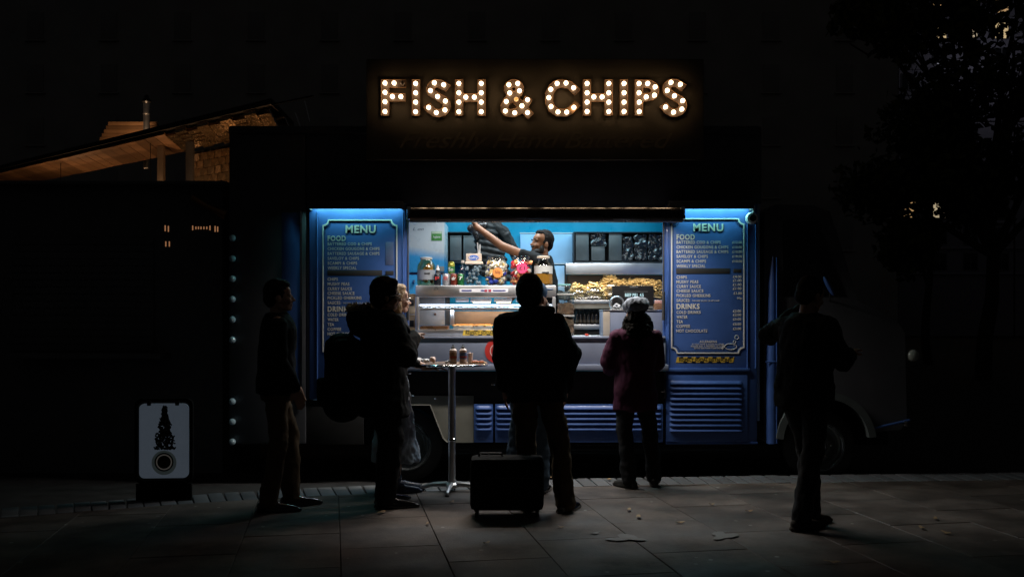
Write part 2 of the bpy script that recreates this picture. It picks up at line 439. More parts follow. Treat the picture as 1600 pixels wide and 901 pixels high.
def lines(x, mx, w0, ys):
    names = ['BATTERED COD & CHIPS', 'CHICKEN GOUGONS & CHIPS', 'BATTERED SAUSAGE & CHIPS', 'SAVELOY & CHIPS', 'SCAMPI & CHIPS', 'WEEKLY SPECIAL',
             'CHIPS', 'MUSHY PEAS', 'CURRY SAUCE', 'CHEESE SAUCE', 'PICKLED GHERKINS', 'SAUCES:', 'COLD DRINKS', 'WATER', 'TEA', 'COFFEE', 'HOT CHOCOLATE']
    ws = [69, 81, 81, 49, 46, 45, 16, 34, 38, 42, 53, 21, 37.5, 17, 10, 21, 48]
    out = [('MENU', mx - 23.5, mx + 23.5, ys[0], 12.5, .03), ('FOOD', x, x + 28.5, ys[1], 8.6, .03), ('DRINKS', x, x + 36, ys[2], 8.6, .03)]
    for n, w, y in zip(names, ws, ys[3:]): out.append((n, x, x + w, y, 4.7, .014))
    y = ys[3 + 11]
    out += [('TARTARE SAUCE OR KETCHUP', x + 24, x + 67, y + .6, 2.4, .0)]
    out += [('ALLERGENS', mx - 13.5, mx + 13.5, ys[-1] + 16.6, 3.6, .01), ('IF YOU HAVE A FOOD ALLERGY', mx - 25, mx + 25, ys[-1] + 20.8, 2.4, 0.),
            ('PLEASE ASK A MEMBER OF STAFF', mx - 27, mx + 27, ys[-1] + 23.8, 2.4, 0.), ('BEFORE YOU PLACE YOUR ORDER', mx - 22, mx + 22, ys[-1] + 26.8, 2.4, 0.)]
    return out
yl = [358, 372.3, 482.6, 381, 388.5, 396, 403.5, 411, 418.5, 436, 443.5, 451, 458, 465.2, 472.8, 491.6, 499.1, 506.6, 514, 521.3]
yr = [355.3, 370.2, 478.5, 378.5, 386, 393.2, 400.5, 408, 415.5, 433, 440.2, 447.4, 454.4, 461.6, 469, 487.6, 495, 502.2, 509.4, 516.7]
LB = board('menu_board', LC, 504, 621, 343, 558, 0, 0, lines(512, 563.5, 0, yl), [])
pr = [('£12.00', 1144, 1159.5, 378.5, 4), ('£10.00', 1144, 1159.5, 386, 4), ('£10.00', 1144, 1159.5, 393.2, 4), ('£10.00', 1144, 1159.5, 400.5, 4), ('£10.00', 1144, 1159.5, 408, 4)]
pr += [('£4.00', 1145, 1158.5, 432, 4), ('£1.00', 1145, 1158.5, 438, 4), ('£1.00', 1145, 1158.5, 444.4, 4), ('£1.00', 1145, 1158.5, 450.6, 4), ('£1.00', 1146, 1159, 458, 4), ('50p', 1151.5, 1159.5, 466, 3.6)]
pr += [('£3.00', 1145, 1158, y, 4) for y in (485.7, 491.6, 498.4, 506, 513.2)]
RB = board('menu_board', RC, 1048.5, 1163, 341, 552, 0, 0, lines(1057, 1106.5, 0, yr), pr)
tag(LB, 'cream bordered menu board left of the serving hatch'); tag(RB, 'cream bordered menu board with prices right of the serving hatch')
Yb = V0 - .0015
for B, a in ((LB, [(511.5, 597, 422, 430.6), (602.5, 615, 423, 429.4)]), (RB, [(1056.5, 1140.5, 419, 427.6), (1146, 1158.5, 420, 426)])):
    for (p0, p1, q0, q1) in a: pbox('blank_strip', M_black, B, p0, p1, q0, q1, V0 - .005, .006, .001)
for q in ((602.5, 615, 378, 414), (602.5, 612, 433, 441)): pbox('price_patch', mat('faded price sticker', (.09, .13, .26), .6), LB, *q, V0 - .0035, .004, .0005)
# fish and bubbles
fp = []
for k in range(28):
    a = 2 * math.pi * k / 28; fp.append((1141.5 + 9.5 * math.cos(a), 541.2 + 4.6 * math.sin(a)))
to = lambda L: [(vx(a), vz(b)) for a, b in L]
def outline(name, pts, w, par):
    c = [Vector((a, 0, b)) for a, b in to(pts)]
    MB().tube([Vector((p.x, Yb - .001, p.z)) for p in c + [c[0], c[1]]], w, 6).build(name, M_creamline, par)
outline('fish_body', fp, .0022, RB)
outline('fish_tail', [(1132.5, 541.2), (1129, 537.2), (1129, 545.2)], .0022, RB)
for cx, cy_, r in ((1147.5, 533.6, 2.1), (1151, 526.6, 3.1)): outline('bubble', [(cx + r * math.cos(2 * math.pi * k / 14), cy_ + r * math.sin(2 * math.pi * k / 14)) for k in range(14)], .002, RB)
MB().ell(P(1147.5, 539.6, Yb), (.004, .002, .004)).build('fish_eye', M_creamline, RB)
# hazard tape
def tape(par, px0, px1, py0, py1, Y, words, name='distancing_tape'):
    h = py1 - py0; zx = lambda a: X(a, Y); zz = lambda b: Z(b, Y)
    T = MB().prism([[(zx(px0 + 2), zz(py0)), (zx(px1), zz(py0)), (zx(px1 - 2), zz(py1)), (zx(px0), zz(py1))]], Y - .0015, Y).build(name, M_yellow, par)
    n = int((px1 - px0) / 13)
    for k in range(n):
        a = px0 + 5 + k * 13
        for t, q in ((0, (py0, py0 + h * .2)), (6.5, (py1 - h * .2, py1))):
            if a + t + 6 < px1:
                MB().prism([[(zx(a + t + .6), zz(q[0])), (zx(a + t + 6.6), zz(q[0])), (zx(a + t + 6), zz(q[1])), (zx(a + t), zz(q[1]))]], Y - .0025, Y - .001).build('tape_stripe', M_tapeblack, T)
    text('tape_lettering', words, M_tapeblack, T, zx(px0 + 5), zx(px1 - 5), zz(py1 - h * .22), zz(py0 + h * .22), Y - .0016, .0014, .01)
    return T
tape(RC, 1056, 1147.5, 557.3, 566, V0 - .001, 'RESPECT SOCIAL DISTANCING')

# louvred lower panels
def louvre(px0, px1, py0, py1, y, n, inner, par, m=M_blue, top=8):
    pn = pbox('louvre_panel', m, par, px0, px1, py0, py1, y, .03, .006)
    a, b, c, d = inner
    L = X(b, y) - X(a, y); hgt = (Z(c, y) - Z(d, y)) / n
    prof = [(0, 0), (-.006, -.12 * hgt), (-.02, -.5 * hgt), (-.022, -.62 * hgt), (-.018, -.72 * hgt), (0, -.78 * hgt)]
    mb = MB(); rings = []
    for t, s in ((0, .0), (.012, .8), (.04, 1), (L - .04, 1), (L - .012, .8), (L, .0)):
        rings.append([Vector((t - L / 2, p * s, q)) for p, q in prof])
    mb.ring(rings); me = mb.mesh('louvre', m, 40)
    for k in range(n):
        inst('louvre', me, ((X(a, y) + X(b, y)) / 2, y + .001, Z(c, y) - k * hgt), pn)
    return pn
louvre(1041, 1168, 585, 690, V0 - .012, 10, (1046, 1160, 594, 676), TR)
MB().lathe([(.012, -.012), (.014, -.004), (.014, .004)], P(1038.5, 639, V0 - .018), 14, 'y').build('panel_lock', M_chrome, TR)
pbox('lower_rail', M_blue, TR, 1041, 1184, 690.5, 693.5, V0 - .004, .05)
louvre(740.5, 770.3, 631, 691, V0 - .012, 5, (743, 769, 633.5, 674), TR)
louvre(773.5, 1036, 631, 691, V0 - .012, 5, (775, 1034, 633.5, 674), TR)
# wheel-arch surround panel in grey cream
arch = [(628, 618), (740, 618), (740, 691), (699, 691), (692, 683), (673, 632), (628, 632)]
MB().prism([to(arch)], V0 - .002, V0 + .03).build('wheel_arch_panel', M_wgrey, TR)
MB().tube([P(628, 632.5, V0 - .004), P(672, 632.5, V0 - .004), P(692, 684, V0 - .004), P(699, 691, V0 - .004)], .008, 8).build('arch_trim', M_wgrey, TR)
# serving counter
pbox('counter_front', M_grey, TR, 633.5, 1040, 529, 569, V0 - .03, .1)
pbox('counter_edge', M_grey, TR, 633.5, 1040, 525.5, 528.8, V0 - .045, .14)
bx('counter_top', M_steel, TR, vx(634), vx(1039.5), V0 + .096, V0 + .75, vz(528), vz(525.8))
pbox('shelf_ledge', M_grey, TR, 632.5, 1045, 569.3, 579.5, V0 - .085, .17, .012)
pbox('under_panel', M_void, TR, 634, 1040, 580, 630, V0 + .02, .05)
for px in (638, 1039): MB().tube([P(px, 581, V0 - .03), P(px, 622, V0 - .03)], .012, 8).build('hinge_post', M_alu, TR)
for px, py in ((640, 583), (645, 617.5), (639, 622), (681.5, 622.5), (1033, 578.5), (1035, 611.5), (770.5, 600.5)):
    MB().box(*[c for c in (X(px - 3, V0 - .05), X(px + 3, V0 - .05), V0 - .06, V0 - .03, Z(py + 1.2, V0 - .05), Z(py - 1.2, V0 - .05))], .004).build('latch', M_chrome, TR)
rs = MB().lathe([(.115, 0), (.115, .003)], P(777, 548, V0 - .0305), 40, 'y').build('round_red_sticker', M_red, TR)
MB().lathe([(.068, .0), (.068, .0014), (.062, .0014), (.062, 0)], P(777, 548, V0 - .0338), 40, 'y', cap=False).build('sticker_ring', M_white, rs)
text('sticker_lettering', '2m', M_white, rs, X(770, V0), X(784, V0), Z(552, V0), Z(543, V0), V0 - .0336, .001, .02)
pbox('notice', mat('notice blue', (.25, .33, .45), .5), TR, 947, 953, 531, 537, V0 - .032, .003, .0005)
# hatch jambs and the struts
pbox('hatch_jamb', M_blue, TR, 633.5, 638.5, 345, 525, V0 + .02, .06, .003)
pbox('hatch_jamb', M_blue, TR, 1036.5, 1040.5, 345, 525, V0 + .02, .06, .003)
for px in (637.5, 1036.8):
    s = MB().tube([P(px, 345, V0 - .08), P(px, 455, V0 - .03)], .008, 8).build('gas_strut', M_black, TR)
    MB().tube([P(px, 455.3, V0 - .03), P(px, 500, V0 - .01)], .015, 8).build('strut_sleeve', M_black, s)
# awning cassette, gutter rail, lamp under it
Ya = V0 - .55
aw = MB().tube([P(641, 335.8, Ya), P(1066, 335.8, Ya)], .066, 24).build('awning_roll', M_alu, TR)
for px in (640, 1066): MB().box(X(px, Ya) - .02, X(px, Ya) + .02, Ya - .05, V0, Z(343, Ya), Z(323, Ya), .01).build('awning_bracket', M_chrome, aw)
MB().box(X(642, Ya), X(1066, Ya), Ya - .041, Ya - .031, Z(325.4, Ya - .035) - .002, Z(325.4, Ya - .035) + .002, 0, Matrix.Rotation(math.atan2(.627, .779), 3, 'X')).build('gutter_rail', mat('polished rail', (.3, .3, .3), .16, 1, .3, 6, rv=.08), TR)
bx('awning_front_bar', M_alu, TR, X(645, Ya), X(1064, Ya), Ya + .06, Ya + .2, Z(330, Ya) + .006, Z(330, Ya) + .03)
area('awning_light', TR, (X(850, Ya), Ya + .13, Z(330, Ya)), X(1060, Ya) - X(650, Ya), .04, POW_AWN, (1., .92, .84), spread=160)
# interior ceiling lamps; the frontmost is added to light the server's face
for y, p, c in ((9.42, 9., (1., .88, .74)), (9.8, POW_IN1, (.75, .9, 1.)), (10.75, POW_IN2, (.45, .82, 1.))):
    lf = bx('ceiling_lamp', M_white, TR, X(660, y), X(1030, y), y - .05, y + .05, 2.825, 2.858)
    area('ceiling_strip_light', lf, (X(845, y), y, 2.82), X(1020, y) - X(670, y), .07, p, c, spread=150)

# wheels
def wheel(px, z, y):
    c = (vx(px), y, z); r = .345
    W = thing('wheel', c, None, None); W.parent = TR; W.location = Vector(c) - wloc(TR)
    MB().lathe([(.225, .11), (.24, .115), (.3, .105), (.335, .085), (r, .05), (r, -.07), (.32, -.11), (.22, -.1)], c, 48, 'y', cap=False).build('tyre', M_rubber, W)
    rm = mat('painted steel rim', (.2, .22, .22), .35, .4)
    MB().lathe([(.235, .112), (.228, .118), (.215, .112), (.205, .06), (.19, .05), (.175, .056), (.16, .02), (.12, .035), (.1, .055), (.0, .055)], c, 40, 'y', cap=False).build('rim', rm, W)
    MB().lathe([(.085, .056), (.08, .085), (.055, .115), (.02, .128), (0, .13)], c, 32, 'y').build('hub_cap', M_chrome, W)
    rg = mat('chrome beauty ring', (.35, .38, .4), .25, .9)
    for q in (.222, .208): MB().lathe([(q + .004, .119), (q, .124), (q - .004, .119)], c, 40, 'y', cap=False).build('beauty_ring', rg, W)
    for k in range(6):
        a = k * math.pi / 3; MB().cone((c[0] + .115 * math.cos(a), y - .045, c[2] + .115 * math.sin(a)), (c[0] + .115 * math.cos(a), y - .065, c[2] + .115 * math.sin(a)), .011, .009, 6).build('wheel_nut', M_chrome, W)
    return W
wheel(633, .26, V0 + .22); wheel(1287, .26, V0 + .22)

# cab at the right end
def arc(cx, cy_, r, a0, a1, n): return [(cx + r * math.cos(R(a0 + (a1 - a0) * k / n)), cy_ - r * math.sin(R(a0 + (a1 - a0) * k / n))) for k in range(n + 1)]
cabp = [(1197, 330), (1215, 318), (1275, 320), (1300, 330), (1345, 470), (1405, 500), (1418, 520), (1421, 655), (1412, 672), (1366, 676)] + arc(1290, 690, 76, 10, 180, 20)[0:] + [(1200, 692), (1197, 688)]
cb = MB().prism([to(cabp)], V0 + .06, V0 + 1.9).build('cab', M_dark, TR)
wn = [(1226, 345), (1280, 345), (1322, 462), (1226, 462)]
MB().prism([to(wn)], V0 + .052, V0 + .066).build('cab_window', glass('dark cab glass', (.05, .05, .055), .15), cb)
MB().tube([P(1208, 400, V0 + .045), P(1207, 440, V0 + .05), P(1206, 565, V0 + .05), P(1206, 692, V0 + .05)], [.006, .035, .055, .056], 16).build('cab_pillar', M_blue, cb)
MB().tube([P(1213.6, 402, V0 + .0), P(1213.6, 692, V0 + .0)], .006, 8).build('pillar_trim', M_blue, cb)
MB().tube([P(1196, 565, V0 - .003), P(1213, 565, V0 - .003)], .006, 8).build('belt_moulding', M_blue, cb)
fo = arc(1290, 690, 78, 6, 176, 28); fi = arc(1290, 690, 67, 6, 176, 28)
MB().prism([to(fo + fi[::-1])], V0 - .03, V0 + .058).build('front_wing', mat('pale grey wing paint', (.1, .12, .122), .4), cb)
MB().tube([P(1366, 668.5, V0), P(1400, 661, V0), P(1420, 656, V0 + .02), P(1423, 655, V0 + .3)], .012, 8).build('bumper', M_blue, cb)
MB().box(X(1411, V0), X(1416, V0), V0 - .03, V0 + .02, vz(665), vz(657), .006).build('indicator', M_chrome, cb)
MB().lathe([(.0, .065), (.03, .06), (.052, .04), (.06, .01), (.06, -.03)], P(1425, 555, V0 + .1), 28, 'y').build('headlight', mat('headlight lens', (.35, .38, .34), .2), cb)
mr_ = MB().ell(P(1295, 447, V0 - .12), (.022, .03, .1), Matrix.Rotation(R(-28), 3, 'Y')).build('wing_mirror', M_blue, cb)
MB().tube([P(1297, 455, V0 - .1), P(1297, 470, V0 + .06)], .008, 6).build('mirror_arm', M_black, mr_)
# marker lamp housing with a small camera at the top right corner
cm = MB().lathe([(.05, -.03), (.056, .0), (.05, .05), (.03, .06)], P(1174, 341.5, V0 - .05), 24, 'y').build('security_camera', M_white, TR)
MB().lathe([(.033, .055), (.03, .066), (.012, .07), (0, .07)], P(1174, 341.5, V0 - .05), 24, 'y').build('camera_lens', mat('dark lens', (.01, .01, .012), .1), cm)
MB().tube([P(1176, 336, V0 - .02), P(1178, 322, V0)], .012, 8).build('camera_arm', M_white, cm)
# unlit bulbs down the rear corner
M_bulb = mat('unlit frosted bulb glass', (.45, .6, .7), .12, 0, .15, 40, spec=.8)
bme = MB().lathe([(.0, -.034), (.016, -.03), (.028, -.016), (.032, 0), (.029, .014), (.018, .026), (.012, .034), (.012, .05), (0, .05)], (0, 0, 0), 20).mesh('marker_bulb', M_bulb, 60)
for k, py in enumerate((372, 404, 435.5, 467.3, 499, 530.7, 627, 658.7, 690)):
    o = inst('marker_bulb', bme, P(363, py, V0 - .036), TR, rot=(R(-90), 0, 0))

# ------------------------------------------------------------------ marquee sign above the truck
Ys = V0 - .16
SG = thing('marquee_sign', (X(836, Ys), Ys, vz(250)), 'dark board with glowing bulb-filled letters on top of the food truck', 'sign')
M_board = mat('dark brown sign board', (.095, .075, .048), .6, 0, .2, 2.5, .05, 40)
pbox('sign_board', M_board, SG, 572, 1100, 92, 250, Ys, .05, .012)
for px in (620, 840, 1050): bx('bracket', M_black, SG, X(px, Ys) - .03, X(px, Ys) + .03, Ys + .052, V0 + .06, vz(243), vz(225))
text('script_lettering', 'Freshly Hand Battered', mat('faded gold paint', (.1, .08, .05), .5), SG, X(624, Ys), X(1052, Ys), Z(240, Ys), Z(206, Ys), Ys, .002, .0, .45)
SS = 540 / 1600.
def sx_(a): return X(570 + a * SS, Ys)
def sz_(b): return Z(90 + b * SS, Ys)
def crom(pts, n=8):
    out = []; p = [pts[0]] + pts + [pts[-1]]
    for i in range(1, len(p) - 2):
        for k in range(n):
            t = k / n
            out.append(tuple(.5 * (2 * p[i][c] + (p[i + 1][c] - p[i - 1][c]) * t + (2 * p[i - 1][c] - 5 * p[i][c] + 4 * p[i + 1][c] - p[i + 2][c]) * t * t + (3 * p[i][c] - p[i - 1][c] - 3 * p[i + 1][c] + p[i + 2][c]) * t ** 3) for c in (0, 1)))
    return out + [pts[-1]]
def sfield(strokes, gx, gy, hw):
    D = np.full(gx.shape, 1e9)
    for st in strokes:
        d = np.full(gx.shape, 1e9)
        for a, b in zip(st[:-1], st[1:]):
            ax, ay = a; vx_, vy_ = b[0] - ax, b[1] - ay; L2 = vx_ * vx_ + vy_ * vy_ + 1e-9
            t = np.clip(((gx - ax) * vx_ + (gy - ay) * vy_) / L2, 0, 1)
            d = np.minimum(d, np.hypot(gx - ax - t * vx_, gy - ay - t * vy_))
        e = np.full(gx.shape, -1e9)
        for p, q in ((st[0], st[1]), (st[-1], st[-2])):
            n = np.array([p[0] - q[0], p[1] - q[1]]); n = n / (np.linalg.norm(n) + 1e-9)
            pl = (gx - p[0]) * n[0] + (gy - p[1]) * n[1]
            near = np.hypot(gx - p[0], gy - p[1]) < hw * 1.6
            e = np.where(near, np.maximum(e, pl), e)
        D = np.minimum(D, np.maximum(d - hw, e))
    return D
def contours(D, x0, y0, h, lev):
    D = D - lev; ny, nx = D.shape; seg = {}
    def ip(i, j, k, l):
        a, b = D[i, j], D[k, l]; t = a / (a - b)
        return (i, j, k, l) if (i, j) < (k, l) else (k, l, i, j)
    def pos(e):
        i, j, k, l = e; a, b = D[i, j], D[k, l]; t = a / (a - b)
        return (x0 + h * (j + (l - j) * t), y0 + h * (i + (k - i) * t))
    for i in range(ny - 1):
        for j in range(nx - 1):
            c = [(i, j), (i, j + 1), (i + 1, j + 1), (i + 1, j)]; s = [D[p] < 0 for p in c]
            if all(s) or not any(s): continue
            cr = []
            for k in range(4):
                if s[k] != s[(k + 1) % 4]: cr.append((ip(*c[k], *c[(k + 1) % 4]), s[k]))
            outs = [e for e, q in cr if q]; ins = [e for e, q in cr if not q]
            if len(outs) == 1: seg[outs[0]] = ins[0]
            else:
                for e in outs:
                    k = [x for x, _ in cr].index(e); seg[e] = cr[(k + 1) % 4][0]
    polys = []
    while seg:
        s0 = next(iter(seg)); cur = s0; poly = []
        while cur in seg:
            poly.append(pos(cur)); cur = seg.pop(cur)
        if len(poly) < 8: continue
        keep = [poly[0]]
        for k in range(1, len(poly) - 1):
            a, b, c = keep[-1], poly[k], poly[k + 1]
            if abs((b[0] - a[0]) * (c[1] - a[1]) - (b[1] - a[1]) * (c[0] - a[0])) > .35 * math.hypot(c[0] - a[0], c[1] - a[1]): keep.append(b)
        polys.append(keep + [poly[-1]])
    return polys
HW = 19
Ssh = lambda dx, dy: crom([(x + dx, y + dy) for x, y in [(387, 147), (367, 132), (346, 123.5), (324, 124), (307, 138), (306, 160), (320, 175), (339, 187), (361, 196), (376, 210), (381, 229), (372, 249), (354, 260), (333, 261), (312, 252), (298, 237), (288, 222)]])
Hsh = lambda a, b: [[(a, 105), (a, 272)], [(b, 105), (b, 272)], [(a, 189), (b, 189)]]
LET = [
 ('F', [[(96, 105), (96, 272)], [(90, 124), (192, 124)], [(90, 188), (190, 188)]], [(97, 125), (139, 125), (97, 168), (131, 187), (170, 187), (97, 211), (97, 256), (179, 127, 'off')]),
 ('I', [[(238, 105), (238, 272)]], [(238, 127), (238, 170), (238, 213), (238, 257)]),
 ('S', [Ssh(0, 0)], [(324, 124), (367, 133), (306, 160), (339, 187), (375, 208), (298, 237), (373, 249), (333, 261)]),
 ('H', Hsh(437, 541), [(437, 127), (540, 127), (437, 170), (540, 170), (469, 190), (508, 190), (437, 213), (540, 213), (437, 257), (540, 257)]),
 ('ampersand', [crom([(770, 276), (753, 259), (727, 229), (700, 199), (673, 170), (662, 150), (668, 132), (688, 123), (708, 129), (718, 145), (714, 163), (697, 179), (673, 193), (655, 209), (646, 232), (653, 253), (672, 262), (694, 260), (720, 248), (741, 226), (752, 203), (759, 189)])],
  [(708, 127), (667, 133), (716, 161), (671, 171), (701, 200, 'amber'), (655, 210), (753, 202), (727, 230), (651, 254), (694, 262), (753, 261)]),
 ('C', [crom([(984, 166), (965, 146), (949, 132), (930, 125), (910, 123), (889, 127), (872, 138), (860, 154), (853, 172), (851, 192), (853, 213), (861, 233), (874, 248), (893, 258), (913, 261), (933, 259), (951, 250), (966, 237), (985, 214)])],
  [(930, 125), (889, 127), (965, 147), (860, 154), (851, 192), (861, 233), (966, 237), (893, 258), (933, 259)]),
 ('H', Hsh(1027, 1128), [(1027, 127), (1127, 127), (1027, 170), (1127, 170), (1058, 189), (1096, 189), (1027, 213), (1127, 213), (1027, 256), (1127, 256)]),
 ('I', [[(1198, 105), (1198, 272)]], [(1197, 127), (1197, 170), (1197, 213), (1197, 256)]),
 ('P', [[(1267, 105), (1267, 272)], crom([(1260, 124), (1290, 124), (1316, 126), (1336, 137), (1343, 156), (1335, 177), (1315, 187), (1290, 189), (1260, 189)])],
  [(1266, 127), (1306, 127), (1340, 143), (1266, 170), (1337, 181), (1299, 189), (1267, 213), (1267, 256)]),
 ('S', [Ssh(1090, -2)], [(1413, 122), (1456, 131), (1396, 159), (1429, 184), (1467, 206), (1388, 235), (1463, 245), (1425, 259)])]
M_back = mat('letter bronze back', (.075, .052, .036), .5, 0, .1)
M_rim = mat('letter copper rim', (.42, .24, .12), .35, .6, .1)
M_on = glow('lit white bulb', (1., .68, .4), 6.2)
M_amber = glow('dim amber bulb', (1., .42, .08), 1.0)
M_off = mat('dead bulb', (.1, .07, .045), .2)
prof = [(.0, .066), (.007, .065), (.014, .0615), (.0185, .055), (.0203, .047), (.0185, .038), (.016, .024), (.012, .014), (.012, 0)]
bulb = {k: MB().lathe(prof, (0, 0, 0), 20, 'y').mesh('bulb', m, 60) for k, m in (('on', M_on), ('amber', M_amber), ('off', M_off))}
for i, (nm, st, bl) in enumerate(LET):
    xs_ = [p[0] for s in st for p in s]; h = 1.5
    x0, x1 = min(xs_) - 26, max(xs_) + 26; y0, y1 = 80, 302
    gx, gy = np.meshgrid(np.arange(x0, x1, h), np.arange(y0, y1, h))
    D = sfield(st, gx, gy, HW)
    A = contours(D, x0, y0, h, 0.); B = contours(D, x0, y0, h, -1.7)
    w = lambda ps: [[(sx_(a), sz_(b)) for a, b in p] for p in ps]
    lt = MB().prism(w(A), Ys - .012, Ys - .0005).build('letter_' + nm.lower() if len(nm) > 1 else 'letter', M_back, SG)
    tag(lt, {'ampersand': 'ampersand sign filled with bulbs'}.get(nm, 'letter %s filled with bulbs' % nm))
    MB().prism(w(A) + w(B), Ys - .034, Ys - .011).build('rim', M_rim, lt)
    for b in bl:
        inst('bulb', bulb[b[2] if len(b) > 2 else 'on'], (sx_(b[0]), Ys - .0125, sz_(b[1])), lt)

# ------------------------------------------------------------------ inside the truck: fittings
M_darkshelf = mat('black shelving', (.012, .013, .016), .5)
M_folder = mat('grey steel box', (.12, .125, .125), .4, .3)
M_foil = mat('black shiny plastic wrap', (.015, .016, .018), .16, 0, .2, 10, .9, 26, .9)
M_brown = mat('cardboard', (.35, .25, .15), .8, var=.15, bump=.1)
Yw = 11.18
def shelf_unit(px0, px1, py0, py1, Y, label, name='wall_rack'):
    T = thing(name, P((px0 + px1) / 2, py1, Y), label, 'rack')
    pbox('back_panel', M_darkshelf, T, px0, px1, py0, py1, Y, .03)
    for a, b in ((px0, px0 + 2), (px1 - 2, px1)): pbox('side_panel', M_darkshelf, T, a, b, py0, py1, Y - .22, .215)
    pbox('shelf', M_darkshelf, T, px0 + 2.3, px1 - 2.3, py1 - 3, py1, Y - .22, .21)
    pbox('top_panel', M_darkshelf, T, px0 + 2.3, px1 - 2.3, py0, py0 + 2, Y - .22, .21)
    return T
shelf_unit(694, 760, 362, 411, Yw - .04, 'black wall rack with grey boxes left of the server')
shelf_unit(896, 1040, 362, 411, Yw - .04, 'black wall rack with boxes and wrapped packs right of the server')
def grey_box(px0, px1, py0, py1, Y, lab):
    T = thing('storage_box', P((px0 + px1) / 2, py1, Y), lab, 'box', 'grey storage boxes on the wall racks')
    pbox('box_body', M_folder, T, px0, px1, py0 + 1.5, py1, Y, .14, .006)
    pbox('lid', M_folder, T, px0 - .3, px1 + .3, py0, py0 + 1.4, Y - .003, .146, .002)
grey_box(703, 721, 368, 407, Yw - .25, 'grey box on the left wall rack, left one of two')
grey_box(724, 745, 368, 407, Yw - .25, 'grey box on the left wall rack, beside the black jacket')
grey_box(899.5, 920, 365, 407, Yw - .25, 'tall grey box at left end of the right wall rack')
grey_box(924, 945, 385, 407, Yw - .25, 'short grey box with black wrap on top, right wall rack')
grey_box(951.5, 971.5, 365, 407, Yw - .25, 'tall grey box beside the shiny black packs, right wall rack')
def wrap(px0, px1, py0, py1, lab, sd):
    a, b = P(px0, py1, Yw - .24), P(px1, py0, Yw - .24); c = (a + b) / 2
    mb = MB().box(a.x, b.x, a.y, a.y + .14, a.z, b.z)
    me = voxmesh(mb, .011, 3, .024, 26., sd); me.materials.append(M_foil)
    o = place('wrapped_pack', me, None); tag(o, lab, 'pack', 'shiny black wrapped packs')
wrap(972.5, 990, 368, 408, 'shiny black wrapped pack nearest the grey boxes', 1)
wrap(991, 1012, 366, 407, 'shiny black wrapped pack, middle one of three', 2)
wrap(1013, 1036, 365, 408, 'shiny black wrapped pack beside the right hatch post', 3)
wrap(922, 947, 364, 384, 'crumpled black wrap lying on the short grey box', 5)
# wall boards and steel shelf
cup = thing('wall_cupboard', P(856, 411, Yw - .05), 'pale blue wall cupboard door behind the server', 'cupboard')
pbox('door', M_pale, cup, 813, 896, 365, 411, Yw - .06, .05); 
for a in ((812, 897, 363.2, 364.8), (812, 897, 411.2, 412.6)): pbox('trim', M_white, cup, *a, Yw - .065, .05, .002)
lo = thing('lower_cupboard', P(872, 446, Yw - .1), 'pale blue lower cupboard door beside the jars', 'cupboard')
pbox('door', M_pale, lo, 860, 882, 415, 500, Yw - .1, .08); pbox('dark_frame', M_darkshelf, lo, 882.2, 885, 414, 500, Yw - .1, .08)
sh = thing('steel_shelf', P(960, 430, Yw - .4), 'stainless steel shelf front over the bags of chips', 'shelf')
MB().box(X(884, Yw - .45), X(1041, Yw - .45), Yw - .45, Yw - .435, Z(428.5, Yw - .45), Z(411, Yw - .45), .005, Matrix.Rotation(R(-4), 3, 'X')).build('shelf_front', M_steel, sh); area('chip_fill_light', sh, (X(962, Yw - .5), Yw - .42, Z(429.5, Yw - .45)), 1., .03, 3.4, (1., .85, .65), (R(10), 0, 0)); pbox('shelf_top', M_steel, sh, 885, 1040, 411.3, 413, Yw - .4, .35, .002)  # the strip light is added to brighten the chips below
# white fridge with a blue wave on its door
def wave_mat():
    m = mat('white fridge enamel with blue wave', (.7, .7, .7), .3, var=.03)
    nt = m.node_tree; N, L = nt.nodes, nt.links; b = N['Principled BSDF']
    g = N.new('ShaderNodeNewGeometry'); s = N.new('ShaderNodeSeparateXYZ'); L.new(g.outputs['Position'], s.inputs[0])
    a = N.new('ShaderNodeMath'); a.operation = 'MULTIPLY'; a.inputs[1].default_value = 7.; L.new(s.outputs[0], a.inputs[0])
    si = N.new('ShaderNodeMath'); si.operation = 'SINE'; L.new(a.outputs[0], si.inputs[0])
    mu = N.new('ShaderNodeMath'); mu.operation = 'MULTIPLY_ADD'; mu.inputs[1].default_value = .03; L.new(si.outputs[0], mu.inputs[0]); L.new(s.outputs[2], mu.inputs[2])
    r = N.new('ShaderNodeMapRange'); r.inputs[1].default_value = Z(404, 10.4); r.inputs[2].default_value = Z(389, 10.4); L.new(mu.outputs[0], r.inputs[0])
    mx = N.new('ShaderNodeMix'); mx.data_type = 'RGBA'; mx.inputs[6].default_value = (.05, .34, .66, 1); mx.inputs[7].default_value = (.55, .57, .58, 1)
    L.new(r.outputs[0], mx.inputs[0]); L.new(mx.outputs[2], b.inputs['Base Color'])
    return m
fr = thing('fridge', P(667, 600, 10.4), 'tall white fridge with blue wave and green sticker behind the left hatch post', 'fridge')
pbox('fridge_body', wave_mat(), fr, 620, 694.5, 346, 425.5, 10.4, .6, .01)
pbox('drawer', wave_mat(), fr, 620, 694.5, 429.3, 560, 10.4, .6, .01)
pbox('seal', mat('dark seal', (.01, .015, .06), .4), fr, 621, 694, 425.7, 429, 10.41, .5, .002)
st = pbox('green_sticker', mat('green sticker', (.07, .25, .05), .4), fr, 674, 690.5, 361.5, 376, 10.397, .003, .0005)
pbox('sticker_panel', mat('sticker pale band', (.55, .62, .45), .4), st, 674.6, 690, 361.8, 365, 10.3955, .0015, .0003)
text('sticker_lettering', 'hygiene', M_cream, st, X(677, 10.4), X(688, 10.4), Z(373, 10.4), Z(368, 10.4), 10.3965, .001, .01)
